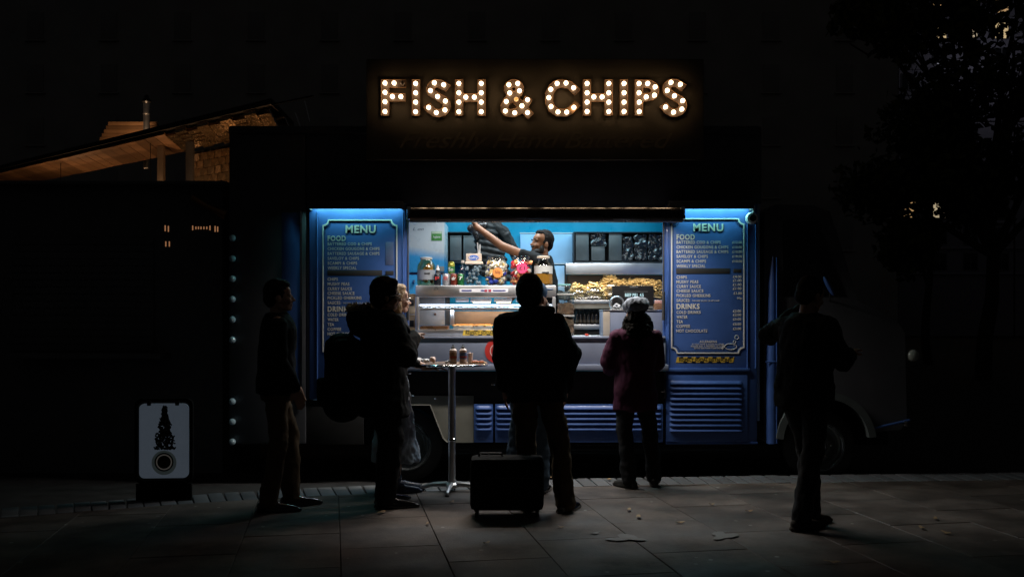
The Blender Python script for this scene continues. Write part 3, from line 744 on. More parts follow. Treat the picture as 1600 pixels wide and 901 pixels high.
text('scribble', 'L on', mat('marker ink', (.05, .07, .12), .5), fr, X(645, 10.4), X(662, 10.4), Z(360, 10.4), Z(355.5, 10.4), 10.399, .0015, 0, .3)
pbox('notice_panel', mat('grey print', (.22, .23, .23), .5), fr, 681, 694, 416, 424, 10.397, .003, .0005)
pbox('handle', M_chrome, fr, 645, 648, 437, 442, 10.36, .04)
# two stacked cardboard boxes by the left post
for k, (a, b) in enumerate(((459, 491), (491.3, 524.5))):
    T = thing('cardboard_box', P(642, b, V0 + .3), 'brown cardboard box with black print, %s of two by the left hatch post' % ('upper', 'lower')[k], 'box', 'cardboard boxes on the counter')
    pbox('carton', M_brown, T, 634, 649.5, a, b, V0 + .3, .3, .004)
    pbox('print', M_tapeblack, T, 640, 646.5, a + 9, a + 19, V0 + .2985, .0015, .0005); pbox('tape_strip', mat('parcel tape', (.3, .2, .1), .3), T, 634.2, 649.3, a + 1, a + 3, V0 + .2985, .0015, .0005)

# ------------------------------------------------------------------ hot display cabinet
Yc = V0 + .12
HC = thing('hot_display_cabinet', P(758, 524.5, Yc), 'stainless steel hot food display cabinet on the serving counter', 'display cabinet')
pbox('top', M_steel, HC, 649, 869, 445.5, 463.5, Yc, .5, .012)
pbox('base', M_steel, HC, 653, 866, 514.5, 524.6, Yc, .5, .008)
for a, b in ((648.5, 654.5), (863, 868.5)): pbox('post', M_steel, HC, a, b, 463.7, 524.4, Yc + .002, .05, .01)
for a, b in ((649.5, 653), (864, 868)): pbox('rear_post', M_steel, HC, a, b, 463.7, 524.4, Yc + .46, .04, .006)
pbox('mullion', M_steel, HC, 703.5, 709.5, 483, 508, Yc + .25, .03, .004)
pbox('mid_rail', M_steel, HC, 655, 862.5, 480, 484.2, Yc + .06, .03, .004)
pbox('glass_front', M_glass, HC, 655, 862.5, 464, 514, Yc + .045, .005, .001)
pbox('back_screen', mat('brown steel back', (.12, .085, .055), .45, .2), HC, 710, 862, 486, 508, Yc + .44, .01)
pbox('back_screen', mat('grey steel back', (.3, .31, .33), .45, .2), HC, 655, 695, 464, 508, Yc + .42, .01); pbox('knob_plate', M_darkshelf, HC, 695.3, 703, 464, 508, Yc + .42, .01)
MB().lathe([(.012, .0), (.012, .02), (.008, .025), (0, .025)], P(680, 490.5, Yc + .419), 16, 'y').build('knob', mat('brown knob', (.08, .03, .02), .4), HC)
tb = MB().tube([P(656, 476.5, Yc + .07), P(862, 476.5, Yc + .07)], .009, 12).build('light_tube', glow('cool tube light', (.72, .8, 1.), 2.6), HC)
for k, (a, b) in enumerate(((712, 732), (735, 768), (772, 800), (806, 850))):
    hl = pbox('heat_lamp', M_steel, HC, a, b, 465.5, 471.5, Yc + .2, .06, .004)
    if k in (1, 2):
        pbox('heat_element', glow('warm heat lamp', (1., .62, .28), 6.), hl, a + 4, b - 2, 471.6, 473, Yc + .205, .05, .001)
area('tube_light', HC, P(758, 478.6, Yc + .075), 1.2, .015, 4.5, (.75, .85, 1.), (R(20), 0, 0)); area('heat_light', HC, P(770, 474.5, Yc + .24), .75, .04, 6., (1., .62, .32))
M_food = mat('golden fried food', (.5, .24, .06), .6, var=.3, scale=30, bump=.5)
def tray(px0, px1, m, lab, lump):
    T = thing('food_tray', P((px0 + px1) / 2, 514.3, Yc + .1), lab, 'tray', 'steel trays in the hot cabinet')
    pbox('pan', m, T, px0, px1, 509, 514.2, Yc + .1, .28, .004)
    if lump:
        r = random.Random(px0); mb = MB()
        for k in range(26): mb.ell((X(px0 + 2, Yc) + r.random() * (X(px1 - 2, Yc) - X(px0 + 2, Yc)), Yc + .12 + r.random() * .22, Z(508.5, Yc + .2)), (.045, .02, .014), Matrix.Rotation(r.random() * 6, 3, 'Z') @ Matrix.Rotation(r.uniform(-.4, .4), 3, 'X'), 8, 6)
        me = voxmesh(mb, .008, 1); me.materials.append(M_food); f = place('fried_pieces', me, T); tag(f, kind='stuff')
tray(656, 700, mat('copper tray', (.35, .17, .08), .3, .7), 'long copper coloured tray at left of the hot cabinet', False)
tray(708, 738, M_steel, 'tray of fried food beside the mullion in the hot cabinet', True)
tray(740, 768, M_white, 'white tray of fried food under the heat lamps', True)
tray(771, 862, M_steel, 'wide tray of fried food at right of the hot cabinet', True)
lb = pbox('rating_label', mat('label white', (.6, .6, .65), .5), HC, 718, 794, 451, 456.8, Yc - .0012, .0012, .0003)
for a, b, m in ((721, 737, 'i'), (751, 757, 'i'), (770, 790, 'i')): pbox('label_print', mat('label ink', (.06, .07, .2), .5), lb, a, b, 452.6, 455.2, Yc - .002, .0009, .0002)
for a in (760, 766): pbox('label_print', mat('label red ink', (.3, .03, .06), .5), lb, a - 3, a + 1.5, 452, 456, Yc - .002, .0009, .0002)
tape(HC, 722.5, 813, 515.4, 523.8, Yc - .001, 'RESPECT SOCIAL DISTANCING')

# ------------------------------------------------------------------ jars, cans and bottles on the cabinet
Yt = Yc + .16
def zt(): return Z(445.3, Yc + .01)
ZT = Z(445.5, Yc) + .001
def jar(px, w, py, lab, cat, body, lidm, contents=None, tone=None, labelp=None, name='jar', neck=.62):
    """bulging glass jar: width w px, top edge at row py"""
    c = Vector((X(px, Yt), Yt, ZT)); r = w / 2 / F * Yt; h = Z(py, Yt) - ZT
    T = thing(name, c, lab, cat)
    MB().lathe([(r * .86, .0), (r * .96, .02 * h), (r, .08 * h), (r, .62 * h), (r * .93, .74 * h), (r * neck, .88 * h), (r * neck, .93 * h)], c, 28, cap=False).build('glass_body', body, T)
    MB().lathe([(r * (neck + .05), .925 * h), (r * (neck + .06), .935 * h), (r * (neck + .06), .99 * h), (r * neck, h), (0, h)], c, 28).build('lid', lidm, T)
    return T, c, r, h
M_lidgrey = mat('grey lid', (.42, .4, .37), .4)
T, c, r, h = jar(666, 28, 402, 'big brown jar of pickles with grey label at left of the cabinet top', 'jar', glass('amber brine glass', (.82, .68, .42), .2), M_lidgrey)
gm = mat('gherkin', (.34, .23, .06), .35, var=.3); mb = MB()
for k in range(22):
    a, q = rnd.random() * 6.28, rnd.random() ** .5 * r * .62; mb.cap((c.x + q * math.cos(a), c.y + q * math.sin(a), c.z + .03 + rnd.random() * h * .4), (c.x + q * math.cos(a + .5), c.y + q * math.sin(a + .5), c.z + .06 + rnd.random() * h * .55), .016, .013, 8)
tag(mb.build('gherkin_pile', gm, T), kind='stuff')
MB().lathe([(r * 1.005, .2 * h), (r * 1.005, .55 * h)], c, 28, cap=False).build('paper_label', mat('grey paper label', (.2, .22, .25), .6), T)
pbox('label_print', M_tapeblack, T, 663, 672, 426, 428, Yt - r - .003, .002, .0004)

def sweets_jar(px, w, py, lab, cols, star, spx, spy, srad, words):
    T, c, r, h = jar(px, w, py, lab, 'jar', M_glass, glass('clear lid', (.85, .8, .75), .4, .1), neck=.8, name='sweet_jar')
    for ci, (col, n) in enumerate(cols):
        m = mat('sweet wrapper %s' % (str(col)), col, .25, .15, .1, 30); mb = MB()
        for k in range(int(n * 1.4)):
            a, q = rnd.random() * 6.28, rnd.random() ** .4 * r * .84
            z = .02 + rnd.random() * h * .72
            mb.ell((c.x + q * math.cos(a), c.y + q * math.sin(a), c.z + z), (.027, .027, .016), Matrix.Rotation(rnd.random() * 6, 3, 'Z') @ Matrix.Rotation(rnd.random() * 3, 3, 'X'), 8, 6)
        tag(mb.build('wrapped_sweet_pile', m, T), kind='stuff')
    sp = []
    for k in range(32): a = 2 * math.pi * k / 32; q = srad * (1 if k % 2 else .84); sp.append((X(spx, Yt) + q * math.cos(a) / F * Yt, Z(spy, Yt) + q * math.sin(a) / F * Yt))
    S = MB().prism([sp], Yt - r - .006, Yt - r - .003).build('star_price_label', star, T)
    text('price_lettering', words, M_tapeblack, S, X(spx - srad * .5, Yt), X(spx + srad * .5, Yt), Z(spy + 3, Yt), Z(spy - 3, Yt), Yt - r - .0062, .0008, .01)
sweets_jar(775.5, 34.5, 400.3, 'jar of blue and white wrapped sweets with orange star label', [((.03, .06, .4), 16), ((.75, .72, .62), 60), ((.75, .52, .2), 40)], mat('orange card', (.7, .24, .05), .6), 778, 426.5, 8.4, '50p')
sweets_jar(814, 35, 400.3, 'jar of red wrapped sweets with pink star label', [((.55, .03, .05), 44), ((.75, .32, .12), 26), ((.7, .66, .6), 22)], mat('pink card', (.75, .05, .17), .6), 815.5, 419.5, 9, '£1')
T, c, r, h = jar(849, 29, 400, 'jar half full of amber pickled eggs with pale label', 'jar', M_glass, mat('cream lid', (.6, .52, .42), .4))
MB().lathe([(r * .84, .012), (r * .94, .05 * h), (r * .97, .1 * h), (r * .97, .4 * h), (0, .4 * h)], c, 24).build('amber_vinegar', mat('amber vinegar', (.42, .2, .03), .15), T)
MB().lathe([(r * 1.006, .4 * h), (r * 1.006, .66 * h)], c, 28, cap=False).build('paper_label', mat('pale paper label', (.42, .43, .42), .6), T)
pbox('label_print', M_tapeblack, T, 847, 858, 424.5, 426.8, Yt - r - .003, .002, .0004)
# lolly tub with a blue oval
c = Vector((X(740, Yt), Yt, ZT))
T = thing('lolly_tub', c, 'square clear tub of lollies with cream lid and blue oval badge', 'tub')
pbox('tub_body', M_film, T, 727.5, 752.5, 411, 445, Yt - .08, .16, .012)
mb = MB(); 
for k in range(46): mb.ell((c.x + rnd.uniform(-.062, .062), c.y + rnd.uniform(-.065, .065), ZT + .02 + rnd.random() * .17), (.017, .017, .017), None, 8, 6)
tag(mb.build('lolly_pile', mat('blue grey lolly', (.34, .45, .54), .3, var=.3, scale=25), T), kind='stuff')
M_lid = mat('cream plastic lid', (.6, .5, .42), .45)
pbox('lid', M_lid, T, 726.5, 754.5, 408.3, 412.6, Yt - .085, .17, .008)
bk = pbox('lid_flap', M_lid, T, 728, 752.5, 396, 408, Yt - .03, .02, .02)
MB().ell(P(740, 402.6, Yt - .031), (.05, .003, .026), None, 28, 10).build('blue_badge', mat('badge blue', (.02, .12, .5), .4), bk)
text('badge_lettering', 'lolly', M_white, bk, X(733, Yt - .03), X(747, Yt - .03), Z(405.5, Yt), Z(401, Yt), Yt - .0335, .001, .01)
# tongs-like white sticks in the tub
for a, b in (((747.5, 396), (746, 379)), ((749.5, 396), (750, 382))):
    MB().tube([P(*a, Yt + .02), P(*b, Yt + .02)], .006, 8).build('white_straw', M_white, T)
# drink cans
def can(px, py0, w, base, cols, lab, words, wc):
    c = Vector((X(px, Yt - .06), Yt - .06, base)); r = w / 2 / F * Yt; h = .115
    T = thing('drink_can', c, lab, 'can', 'drink cans on the cabinet')
    MB().lathe([(r * .8, 0), (r * .97, .007), (r, .014), (r, h - .018), (r * .84, h - .006)], c, 24).build('can_body', mat('can ' + lab[:16], cols, .28, .35, .12, 20), T)
    MB().lathe([(r * .84, h - .006), (r * .86, h), (r * .78, h), (r * .76, h - .005), (0, h - .005)], c, 24).build('can_lid', M_steel, T)
    text('can_lettering', words, mat('can ink ' + wc, {'w': (.7, .7, .7), 'r': (.5, .03, .03)}[wc], .5), T, c.x - r * .55, c.x + r * .55, c.z + h * .45, c.z + h * .72, c.y - r * .99, .002, .02)
can(683.5, 0, 11, ZT, (.012, .014, .02), 'black drink can next to the pickle jar', 'p', 'r')
can(697, 0, 11.5, ZT, (.3, .31, .34), 'silver drink can in the front row', 'DIET', 'r')
can(709.3, 0, 11, ZT, (.14, .025, .015), 'dark red brown drink can in the front row', 'dr', 'w')
can(720, 0, 10.5, ZT, (.015, .12, .04), 'dark green drink can in the front row', '7', 'w')
# stacked can with golden top
c = Vector((X(705.2, Yt + .05), Yt + .05, ZT)); T = thing('drink_can', c + Vector((0, 0, .11)), 'green and gold drink can standing on a white box behind the others', 'can', 'drink cans on the cabinet')
MB().lathe([(.026, .11), (.034, .117), (.034, .2), (.03, .216), (.024, .23), (.0, .232)], c, 24).build('can_body', mat('green gold can', (.32, .3, .05), .25, .5), T)
MB().lathe([(.0346, .125), (.0346, .185)], c, 24, cap=False).build('can_band', mat('can green band', (.04, .17, .05), .3), T)
text('can_lettering', 'So', M_white, T, c.x - .026, c.x + .02, c.z + .14, c.z + .175, c.y - .035, .002, .01)
bxo = thing('small_carton', c, 'small dark carton under the green and gold can', 'carton')
MB().box(c.x - .04, c.x + .04, c.y - .035, c.y + .035, ZT, ZT + .109, .004).build('carton_body', mat('dark green carton', (.03, .06, .035), .6), bxo)
MB().box(c.x - .041, c.x + .041, c.y - .036, c.y + .036, ZT + .06, ZT + .075, .001).build('carton_band', mat('carton gold', (.25, .18, .05), .5), bxo)
c = Vector((X(723, Yt + .03), Yt + .03, ZT)); T = thing('water_bottle', c, 'clear plastic water bottle with pale cap behind the green can', 'bottle')
MB().lathe([(.03, 0), (.033, .01), (.033, .13), (.028, .16), (.013, .205), (.013, .222)], c, 24, cap=False).build('bottle_body', M_film, T)
MB().lathe([(.016, .218), (.016, .242), (0, .243)], c, 20).build('cap', mat('pale cap', (.55, .52, .48), .4), T)
# pepper grinder pair by the pickle jar
c = Vector((X(684, Yt + .08), Yt + .08, ZT)); T = thing('black_shaker', c, 'tall black shaker with white top behind the pickle jar', 'shaker')
MB().lathe([(.022, 0), (.024, .01), (.02, .13), (.017, .15)], c, 20).build('shaker_body', M_black, T); MB().lathe([(.018, .15), (.02, .155), (.012, .17), (.005, .2), (0, .2)], c, 20).build('shaker_top', M_white, T)

# ------------------------------------------------------------------ right half of the counter and back bench
bench = thing('back_bench', P(960, 560, Yw - .5), 'stainless steel back bench with dark bottle well under the bags of chips', 'bench')
pbox('bench_top', M_steel, bench, 886, 1041, 468.5, 473.5, Yw - .62, .6, .004)
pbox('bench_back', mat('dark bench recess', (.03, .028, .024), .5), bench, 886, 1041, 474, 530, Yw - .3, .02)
pbox('well_rail', M_steel, bench, 890, 942, 506.5, 514.5, Yw - .6, .04, .006)
pbox('bench_apron', mat('bench beige', (.3, .27, .22), .4, .3), bench, 886, 1041, 473.8, 482, Yw - .6, .02, .003)
for k in range(7):
    px = 901.5 + k * 6; c = P(px, 506.5, Yw - .45)
    T = thing('sauce_bottle', c, 'dark squeeze sauce bottle, %s from the left in the bench well' % ('first', 'second', 'third', 'fourth', 'fifth', 'sixth', 'seventh')[k], 'bottle', 'dark sauce bottles in the bench well')
    MB().lathe([(.018, 0), (.021, .01), (.021, .1), (.012, .125), (.008, .13), (.004, .165), (0, .166)], c, 16).build('bottle_body', mat('dark sauce bottle', (.02, .015, .012), .2), T)
    MB().lathe([(.0215, .02), (.0215, .05)], c, 16, cap=False).build('bottle_label', mat('faded bottle label', (.12, .1, .07), .5), T)
pbox('shade_panel', mat('brown painted shade', (.05, .035, .025), .6), bench, 886, 1041, 429.5, 468.2, Yw - .05, .02)  # dark sheet: the shade behind the chips is put into its colour
# chips in bags
M_chip = mat('raw potato chip', (.56, .4, .17), .55, var=.3, scale=15)
def chips(px0, px1, py0, py1, Y, n, lab, sd):
    r = random.Random(sd); a, b = P(px0, py1, Y), P(px1, py0, Y); T = thing('bag_of_chips', (.5 * (a.x + b.x), Y + .12, a.z), lab, 'bag', 'bags of raw chips on the back bench')
    mb = MB(); W = b.x - a.x; H = b.z - a.z
    def top(u): return H * (.84 + .08 * math.sin(u * 5 + sd) + .07 * math.sin(u * 13)) * min(1, 6 * min(u + .04, 1.04 - u))
    for k in range(n):
        u = r.random(); z = r.random() ** .6 * max(.03, top(u)); l = r.uniform(.03, .055)
        c = Vector((a.x + u * W, Y + r.random() * .2 + .02, a.z + .008 + z))
        M = Matrix.Rotation(r.uniform(-.9, .9) + (math.pi / 2 if r.random() < .2 else 0), 3, 'Z') @ Matrix.Rotation(r.uniform(-.5, .5), 3, 'Y') @ Matrix.Rotation(r.random() * 3, 3, 'X')
        mb.box(c.x - l, c.x + l, c.y - .007, c.y + .007, c.z - .007, c.z + .007, 0, M)
    tag(mb.build('chip_pile', M_chip, T, 0), kind='stuff')
    rings = []
    for k in range(15):
        u = k / 14; x = a.x + u * W; h = max(.03, top(u)) + .03; rings.append([Vector((x, Y - .005 + .11 - .115 * math.cos(t), a.z + .004 + (h * math.sin(t) if 0 < t < math.pi else 0))) for t in [math.pi * q / 8 for q in range(9)]])
    f = MB(); f.ring(rings); me = f.mesh('plastic_film', M_film, 60); place('plastic_film', me, T)
chips(893, 946, 441, 467.8, Yw - .4, 620, 'clear bag of chips beside the green lidded tub', 3)
chips(936, 1041, 430, 467.8, Yw - .3, 1500, 'large clear bags of chips heaped behind the till', 8)
# clear tubs
def tub(px0, px1, py0, py1, Y, lab, lidm, fill, fh):
    T = thing('food_tub', P((px0 + px1) / 2, py1, Y), lab, 'tub', 'stacked plastic food tubs')
    pbox('tub_body', M_film, T, px0, px1, py0 + 2.2, py1, Y, .22, .01); pbox('lid', lidm, T, px0 - .8, px1 + .8, py0, py0 + 2.4, Y - .006, .232, .005)
    if fill:
        a, b = P(px0 + 1, py1 - 1, Y), P(px1 - 1, py1 - 1 - (py1 - py0) * fh, Y)
        me = voxmesh(MB().box(a.x, b.x, Y + .01, Y + .2, a.z, b.z), .012, 2, .02, 22., px0); me.materials.append(fill); tag(place('food_fill', me, T), kind='stuff')
M_cl = mat('cloudy plastic', (.4, .4, .38), .4)
tub(871, 897, 492, 525, V0 + .35, 'lower of two clear food tubs beside the hot cabinet', M_cl, mat('brown crumb', (.16, .11, .07), .8, var=.4, scale=30), .85)
tub(871, 897, 458.5, 491.6, V0 + .35, 'upper clear food tub half full beside the hot cabinet', M_cl, mat('batter scraps', (.2, .13, .08), .8, var=.4, scale=30), .5)
tub(866, 891, 443.5, 468, 10.45, 'pale green lidded tub behind the clear food tubs', mat('pale green lid', (.3, .55, .48), .4), mat('pale crumb', (.2, .2, .18), .8), .5)
# till counter, till, glass bowl, red rubber
tc_ = thing('till_counter', P(990, 525, V0 + .1), 'grey raised counter box under the till', 'counter')
pbox('counter_box', M_grey, tc_, 942.5, 1035.5, 485.5, 525.3, V0 + .11, .4, .004); pbox('beige_side', mat('beige side', (.33, .29, .24), .5), tc_, 942.3, 953, 486, 525.2, V0 + .106, .004, .001)
pbox('edge_trim', M_steel, tc_, 942, 1036, 483.6, 485.3, V0 + .1, .41, .002)
tl = thing('till', P(989, 483.5, V0 + .3), 'black till screen with cyan digits on the grey counter', 'till')
M_till = mat('black till plastic', (.008, .008, .009), .7, spec=.2); pbox('screen_back', M_till, tl, 957, 1022, 446, 478, V0 + .32, .05, .012); pbox('foot', M_black, tl, 975, 1003, 478.2, 483.4, V0 + .3, .14, .006)
pbox('printer_slot', M_folder, tl, 984, 997, 447.3, 449.5, V0 + .315, .01, .002); pbox('slot_line', M_folder, tl, 975, 1012, 455, 456, V0 + .316, .01, .001)
text('digits', 'BEEF PIE1  4.5', glow('cyan display', (.02, .55, .7), .6), tl, X(977, V0 + .3), X(1006, V0 + .3), Z(463.2, V0 + .3), Z(458, V0 + .3), V0 + .3195, .001, .02)
gb = thing('metal_ring_jar', P(963, 483.5, V0 + .16), 'steel ringed glass jar of wrapped mints beside the grey cap', 'jar')
MB().lathe([(.066, -.04), (.07, -.03), (.07, .03), (.064, .04), (.056, .04), (.056, -.04)], P(963.5, 473.5, V0 + .2), 32, 'y', cap=False).build('steel_ring', M_steel, gb)
MB().lathe([(.055, -.03), (.056, .02), (.05, .03)], P(963.5, 473.5, V0 + .2), 28, 'y', cap=False).build('glass_drum', M_glass, gb)
mb = MB(); c = P(963.5, 477, V0 + .2)
for k in range(14): mb.ell((c.x + rnd.uniform(-.035, .035), c.y + rnd.uniform(-.03, .03), c.z + rnd.uniform(-.02, .015)), (.015, .012, .01), None, 8, 6)
tag(mb.build('mint_pile', mat('white mint', (.65, .68, .75), .3), gb), kind='stuff')
pbox('jar_foot', M_steel, gb, 954, 973, 482.3, 483.5, V0 + .16, .08, .002)
rr = MB().box(X(914, V0 + .2), X(919.5, V0 + .2), V0 + .18, V0 + .22, vz(525.6) + .001, vz(525.6) + .022, .006).build('red_eraser', mat('red plastic', (.55, .05, .03), .4)); tag(rr, 'small red plastic block lying on the steel counter', 'block')
pk = thing('wooden_tray', P(1027, 485, V0 + .3), 'small brown wooden tray with pink packets at right of the till', 'tray')
pbox('tray_box', mat('brown tray wood', (.16, .08, .04), .6), pk, 1024, 1035, 474, 483.4, V0 + .2, .15, .003); pbox('packet', mat('pink packet', (.5, .28, .24), .5), pk, 1024.5, 1034.5, 469, 473.8, V0 + .22, .1, .008)

# ------------------------------------------------------------------ bar table on the pavement
Yt2 = 8.4; c = Vector((X(706, Yt2), Yt2, 0)); zt2 = Z(567, Yt2)
TB = thing('bar_table', c, 'tall round steel bar table with bottles and napkins on it', 'table')
MB().lathe([(0, zt2 - .022), (.27, zt2 - .022), (.3, zt2 - .016), (.305, zt2 - .008), (.3, zt2), (.0, zt2)], c, 56).build('table_top', mat('worn brown table top', (.16, .1, .065), .32, .2, .3, 12), TB)
MB().lathe([(.303, zt2 - .02), (.3085, zt2 - .016), (.3085, zt2 - .006), (.303, zt2 - .003)], c, 56, cap=False).build('table_rim', M_chrome, TB)
MB().lathe([(.1, zt2 - .03), (.1, zt2 - .0225)], c, 24).build('mount_plate', M_alu, TB)
MB().lathe([(.031, .06), (.031, zt2 - .031)], c, 24).build('pole', M_steel, TB)
MB().lathe([(.031, .425), (.036, .43), (.036, .445), (.031, .45)], c, 24, cap=False).build('collar', M_chrome, TB)
MB().lathe([(.0, .03), (.05, .03), (.055, .06), (.04, .075), (0, .075)], c, 20).build('hub', M_steel, TB)
for a in (-95, -5, 85, 175):
    d = Vector((math.cos(R(a)), math.sin(R(a)), 0))
    f = MB().tube([c + d * .04 + Vector((0, 0, .062)), c + d * .16 + Vector((0, 0, .055)), c + d * .27 + Vector((0, 0, .026))], [.024, .02, .014], 10).build('foot', M_steel, TB)
    MB().lathe([(.018, .0), (.018, .012), (.008, .02)], c + d * .255, 12).build('foot_pad', M_black, f)
def sauce(px, dy, lab, bodyc, labc, stripe):
    p = Vector((X(px, Yt2 + dy), Yt2 + dy, zt2 + .001)); T = thing('condiment_bottle', p, lab, 'bottle', 'condiment bottles on the bar table')
    MB().lathe([(.026, 0), (.032, .006), (.032, .032), (.0305, .038), (.0305, .088), (.032, .094), (.032, .108), (.022, .122), (.013, .126), (.013, .13)], p, 24).build('bottle_body', bodyc, T)
    MB().lathe([(.0315, .036), (.0315, .09)], p, 24, cap=False).build('bottle_label', labc, T)
    MB().lathe([(.0318, .046), (.0318, .06)], p, 24, cap=False).build('label_band', stripe, T)
    MB().lathe([(.016, .128), (.016, .14), (.008, .146), (.005, .158), (0, .159)], p, 16).build('cap', M_black, T)
M_wb = mat('milky bottle', (.62, .5, .45), .35)
sauce(708, -.05, 'milky sauce bottle with brown label on the bar table', M_wb, mat('brown bottle label', (.25, .16, .09), .5), mat('dark red band', (.3, .04, .03), .5))
sauce(723.5, -.03, 'milky sauce bottle with blue label on the bar table', M_wb, mat('blue bottle label', (.06, .12, .28), .5), mat('dark red band', (.3, .04, .03), .5))
M_nap = mat('white napkin', (.72, .72, .74), .8, var=.06)
def napkin(px, dy, r, lab, sd, m=M_nap, up=.6, base=None):
    p = Vector((X(px, Yt2 + dy), Yt2 + dy, (zt2 if base is None else base) + r * up * .75))
    me = voxmesh(MB().ell(p, (r, r * .7, r * up)), .006, 1, r * .55, 34., sd); me.materials.append(m)
    o = place('napkin', me, None); o.location.z = (zt2 if base is None else base) + .001
    tag(o, lab, 'napkin', 'crumpled napkins on the bar table')
napkin(655, -.02, .03, 'crumpled napkin at far left edge of the bar table', 1)
napkin(666, .02, .03, 'flat crumpled napkin, second from the left on the bar table', 2)
napkin(676, .0, .032, 'knotted pinkish napkin in the middle of the left group', 3, mat('pinkish napkin', (.65, .5, .45), .8), .7)
napkin(698.5, -.06, .024, 'small flat napkin scrap left of the sauce bottles', 4, M_nap, .35)
cu_ = Vector((X(734.5, Yt2), Yt2, zt2 + .001)); T = thing('paper_cone', cu_, 'white paper cone standing right of the sauce bottles', 'paper cone')
MB().lathe([(.018, 0), (.024, .07), (.027, .085)], cu_, 10, cap=False).build('cone_paper', M_nap, T); MB().ell(cu_ + Vector((0, 0, .06)), (.018, .018, .03)).build('tissue', mat('pinkish napkin', (.65, .5, .45), .8), T)
T = thing('food_plate', Vector((X(747, Yt2), Yt2 - .03, zt2 + .001)), 'brown paper plate of leftover scraps at right of the table', 'plate')
pc = Vector((X(747, Yt2), Yt2 - .03, zt2 + .001))
MB().lathe([(0, 0), (.055, .0), (.075, .008), (.073, .01), (.054, .003), (0, .003)], pc, 28).build('plate', mat('brown paper plate', (.45, .26, .12), .7), T)
mb = MB()
for k in range(14): mb.ell(pc + Vector((rnd.uniform(-.045, .045), rnd.uniform(-.04, .04), .014)), (.018, .01, .01), Matrix.Rotation(rnd.random() * 3, 3, 'Z'), 8, 6)
me = voxmesh(mb, .005, 1); me.materials.append(mat('food scraps', (.4, .12, .06), .5, var=.5, scale=40)); tag(place('food_scraps', me, T), kind='stuff')

# ------------------------------------------------------------------ suitcase
Yq = 7.28
SC_ = thing('suitcase', (X(792, Yq), Yq + .12, 0), 'black wheeled suitcase standing behind the man in the long coat', 'suitcase')
M_case = mat('black suitcase fabric', (.009, .009, .0095), .85, 0, .2, 20, .2, 200, spec=.12)
x0, x1 = X(734, Yq), X(850, Yq)
MB().box(x0, x1, Yq, Yq + .25, .05, Z(716, Yq), .045).build('case_body', M_case, SC_)
MB().box(x0 + .05, x1 - .05, Yq - .035, Yq - .001, .09, Z(740, Yq), .02).build('front_pocket', M_case, SC_)
MB().tube([(x0 + .07, Yq - .037, Z(745, Yq)), (x1 - .07, Yq - .037, Z(745, Yq))], .004, 6).build('zip', M_alu, SC_)
hx = X(766, Yq); MB().tube([(hx - .09, Yq + .12, Z(716, Yq) - .01), (hx - .08, Yq + .12, Z(716, Yq) + .02), (hx + .08, Yq + .12, Z(716, Yq) + .02), (hx + .09, Yq + .12, Z(716, Yq) - .01)], .011, 8).build('carry_handle', M_black, SC_)
for px in (751, 764): MB().box(X(px, Yq) - .008, X(px, Yq) + .008, Yq + .1, Yq + .12, Z(714, Yq), Z(712.5, Yq) + .003, .002).build('handle_rivet', M_chrome, SC_)
for xx in (x0 + .05, x1 - .05):
    for yy in (Yq + .04, Yq + .21):
        w = MB().lathe([(.0, -.012), (.022, -.012), (.025, -.006), (.025, .006), (.022, .012), (0, .012)], (xx, yy, .026), 18, 'x').build('wheel', M_black, SC_)
        MB().box(xx - .018, xx + .018, yy - .018, yy + .018, .046, .06, .003).build('wheel_fork', M_alu, w)

# ------------------------------------------------------------------ pavement sign with the coffee-bean tree; its weak glow is added
Yg = 8.0
PS = thing('pavement_sign', (X(256, Yg), Yg, -.085), 'white pavement sign showing a coffee bean tree growing from a cup', 'sign')
RZ = Matrix.Rotation(R(4), 4, 'Z')
def rotb(mb):
    c = Vector((X(256, Yg), Yg, 0)); return mb.xf(Matrix.Translation(c) @ RZ @ Matrix.Translation(-c))
def rrect(px0, px1, py0, py1, r):
    pts = []
    for cx, cy_, a0 in ((px1 - r, py0 + r, 0), (px0 + r, py0 + r, 90), (px0 + r, py1 - r, 180), (px1 - r, py1 - r, 270)):
        for k in range(7): a = R(a0 + 15 * k); pts.append((cx + r * math.cos(a), cy_ - r * math.sin(a)))
    return [(X(a, Yg), Z(b, Yg)) for a, b in pts]
pan = rotb(MB().prism([rrect(219, 294, 630, 746, 8)], Yg - .012, Yg + .012)).build('sign_panel', mat('white panel with added glow', (.6, .64, .72), .4, emit=(.62, .78, 1.), es=.046), PS)  # added emission brightens the panel; no lamp stands behind it
fr_ = MB().prism([rrect(212, 301, 622, 754, 11), rrect(216.5, 296.5, 626.5, 749.5, 9)], Yg - .015, Yg + .015)
M_frame = mat('matt black sign frame', (.006, .006, .006), .9, spec=.1)
rotb(fr_).build('sign_frame', M_frame, PS)
for px in (234, 277): rotb(MB().box(X(px - 3, Yg), X(px + 3, Yg), Yg - .02, Yg + .02, Z(633, Yg), Z(624, Yg), .004)).build('hanging_clip', M_black, PS)
rotb(MB().box(X(208, Yg), X(305, Yg), Yg - .16, Yg + .16, -.084, -.01, .03)).build('sign_base', M_frame, PS)
rotb(MB().box(X(214, Yg), X(299, Yg), Yg - .014, Yg + .014, -.012, Z(754.5, Yg), .003)).build('plinth', M_frame, PS)
M_bean = mat('bean print', (.01, .008, .008), .5); r_ = random.Random(5)
mb = MB()
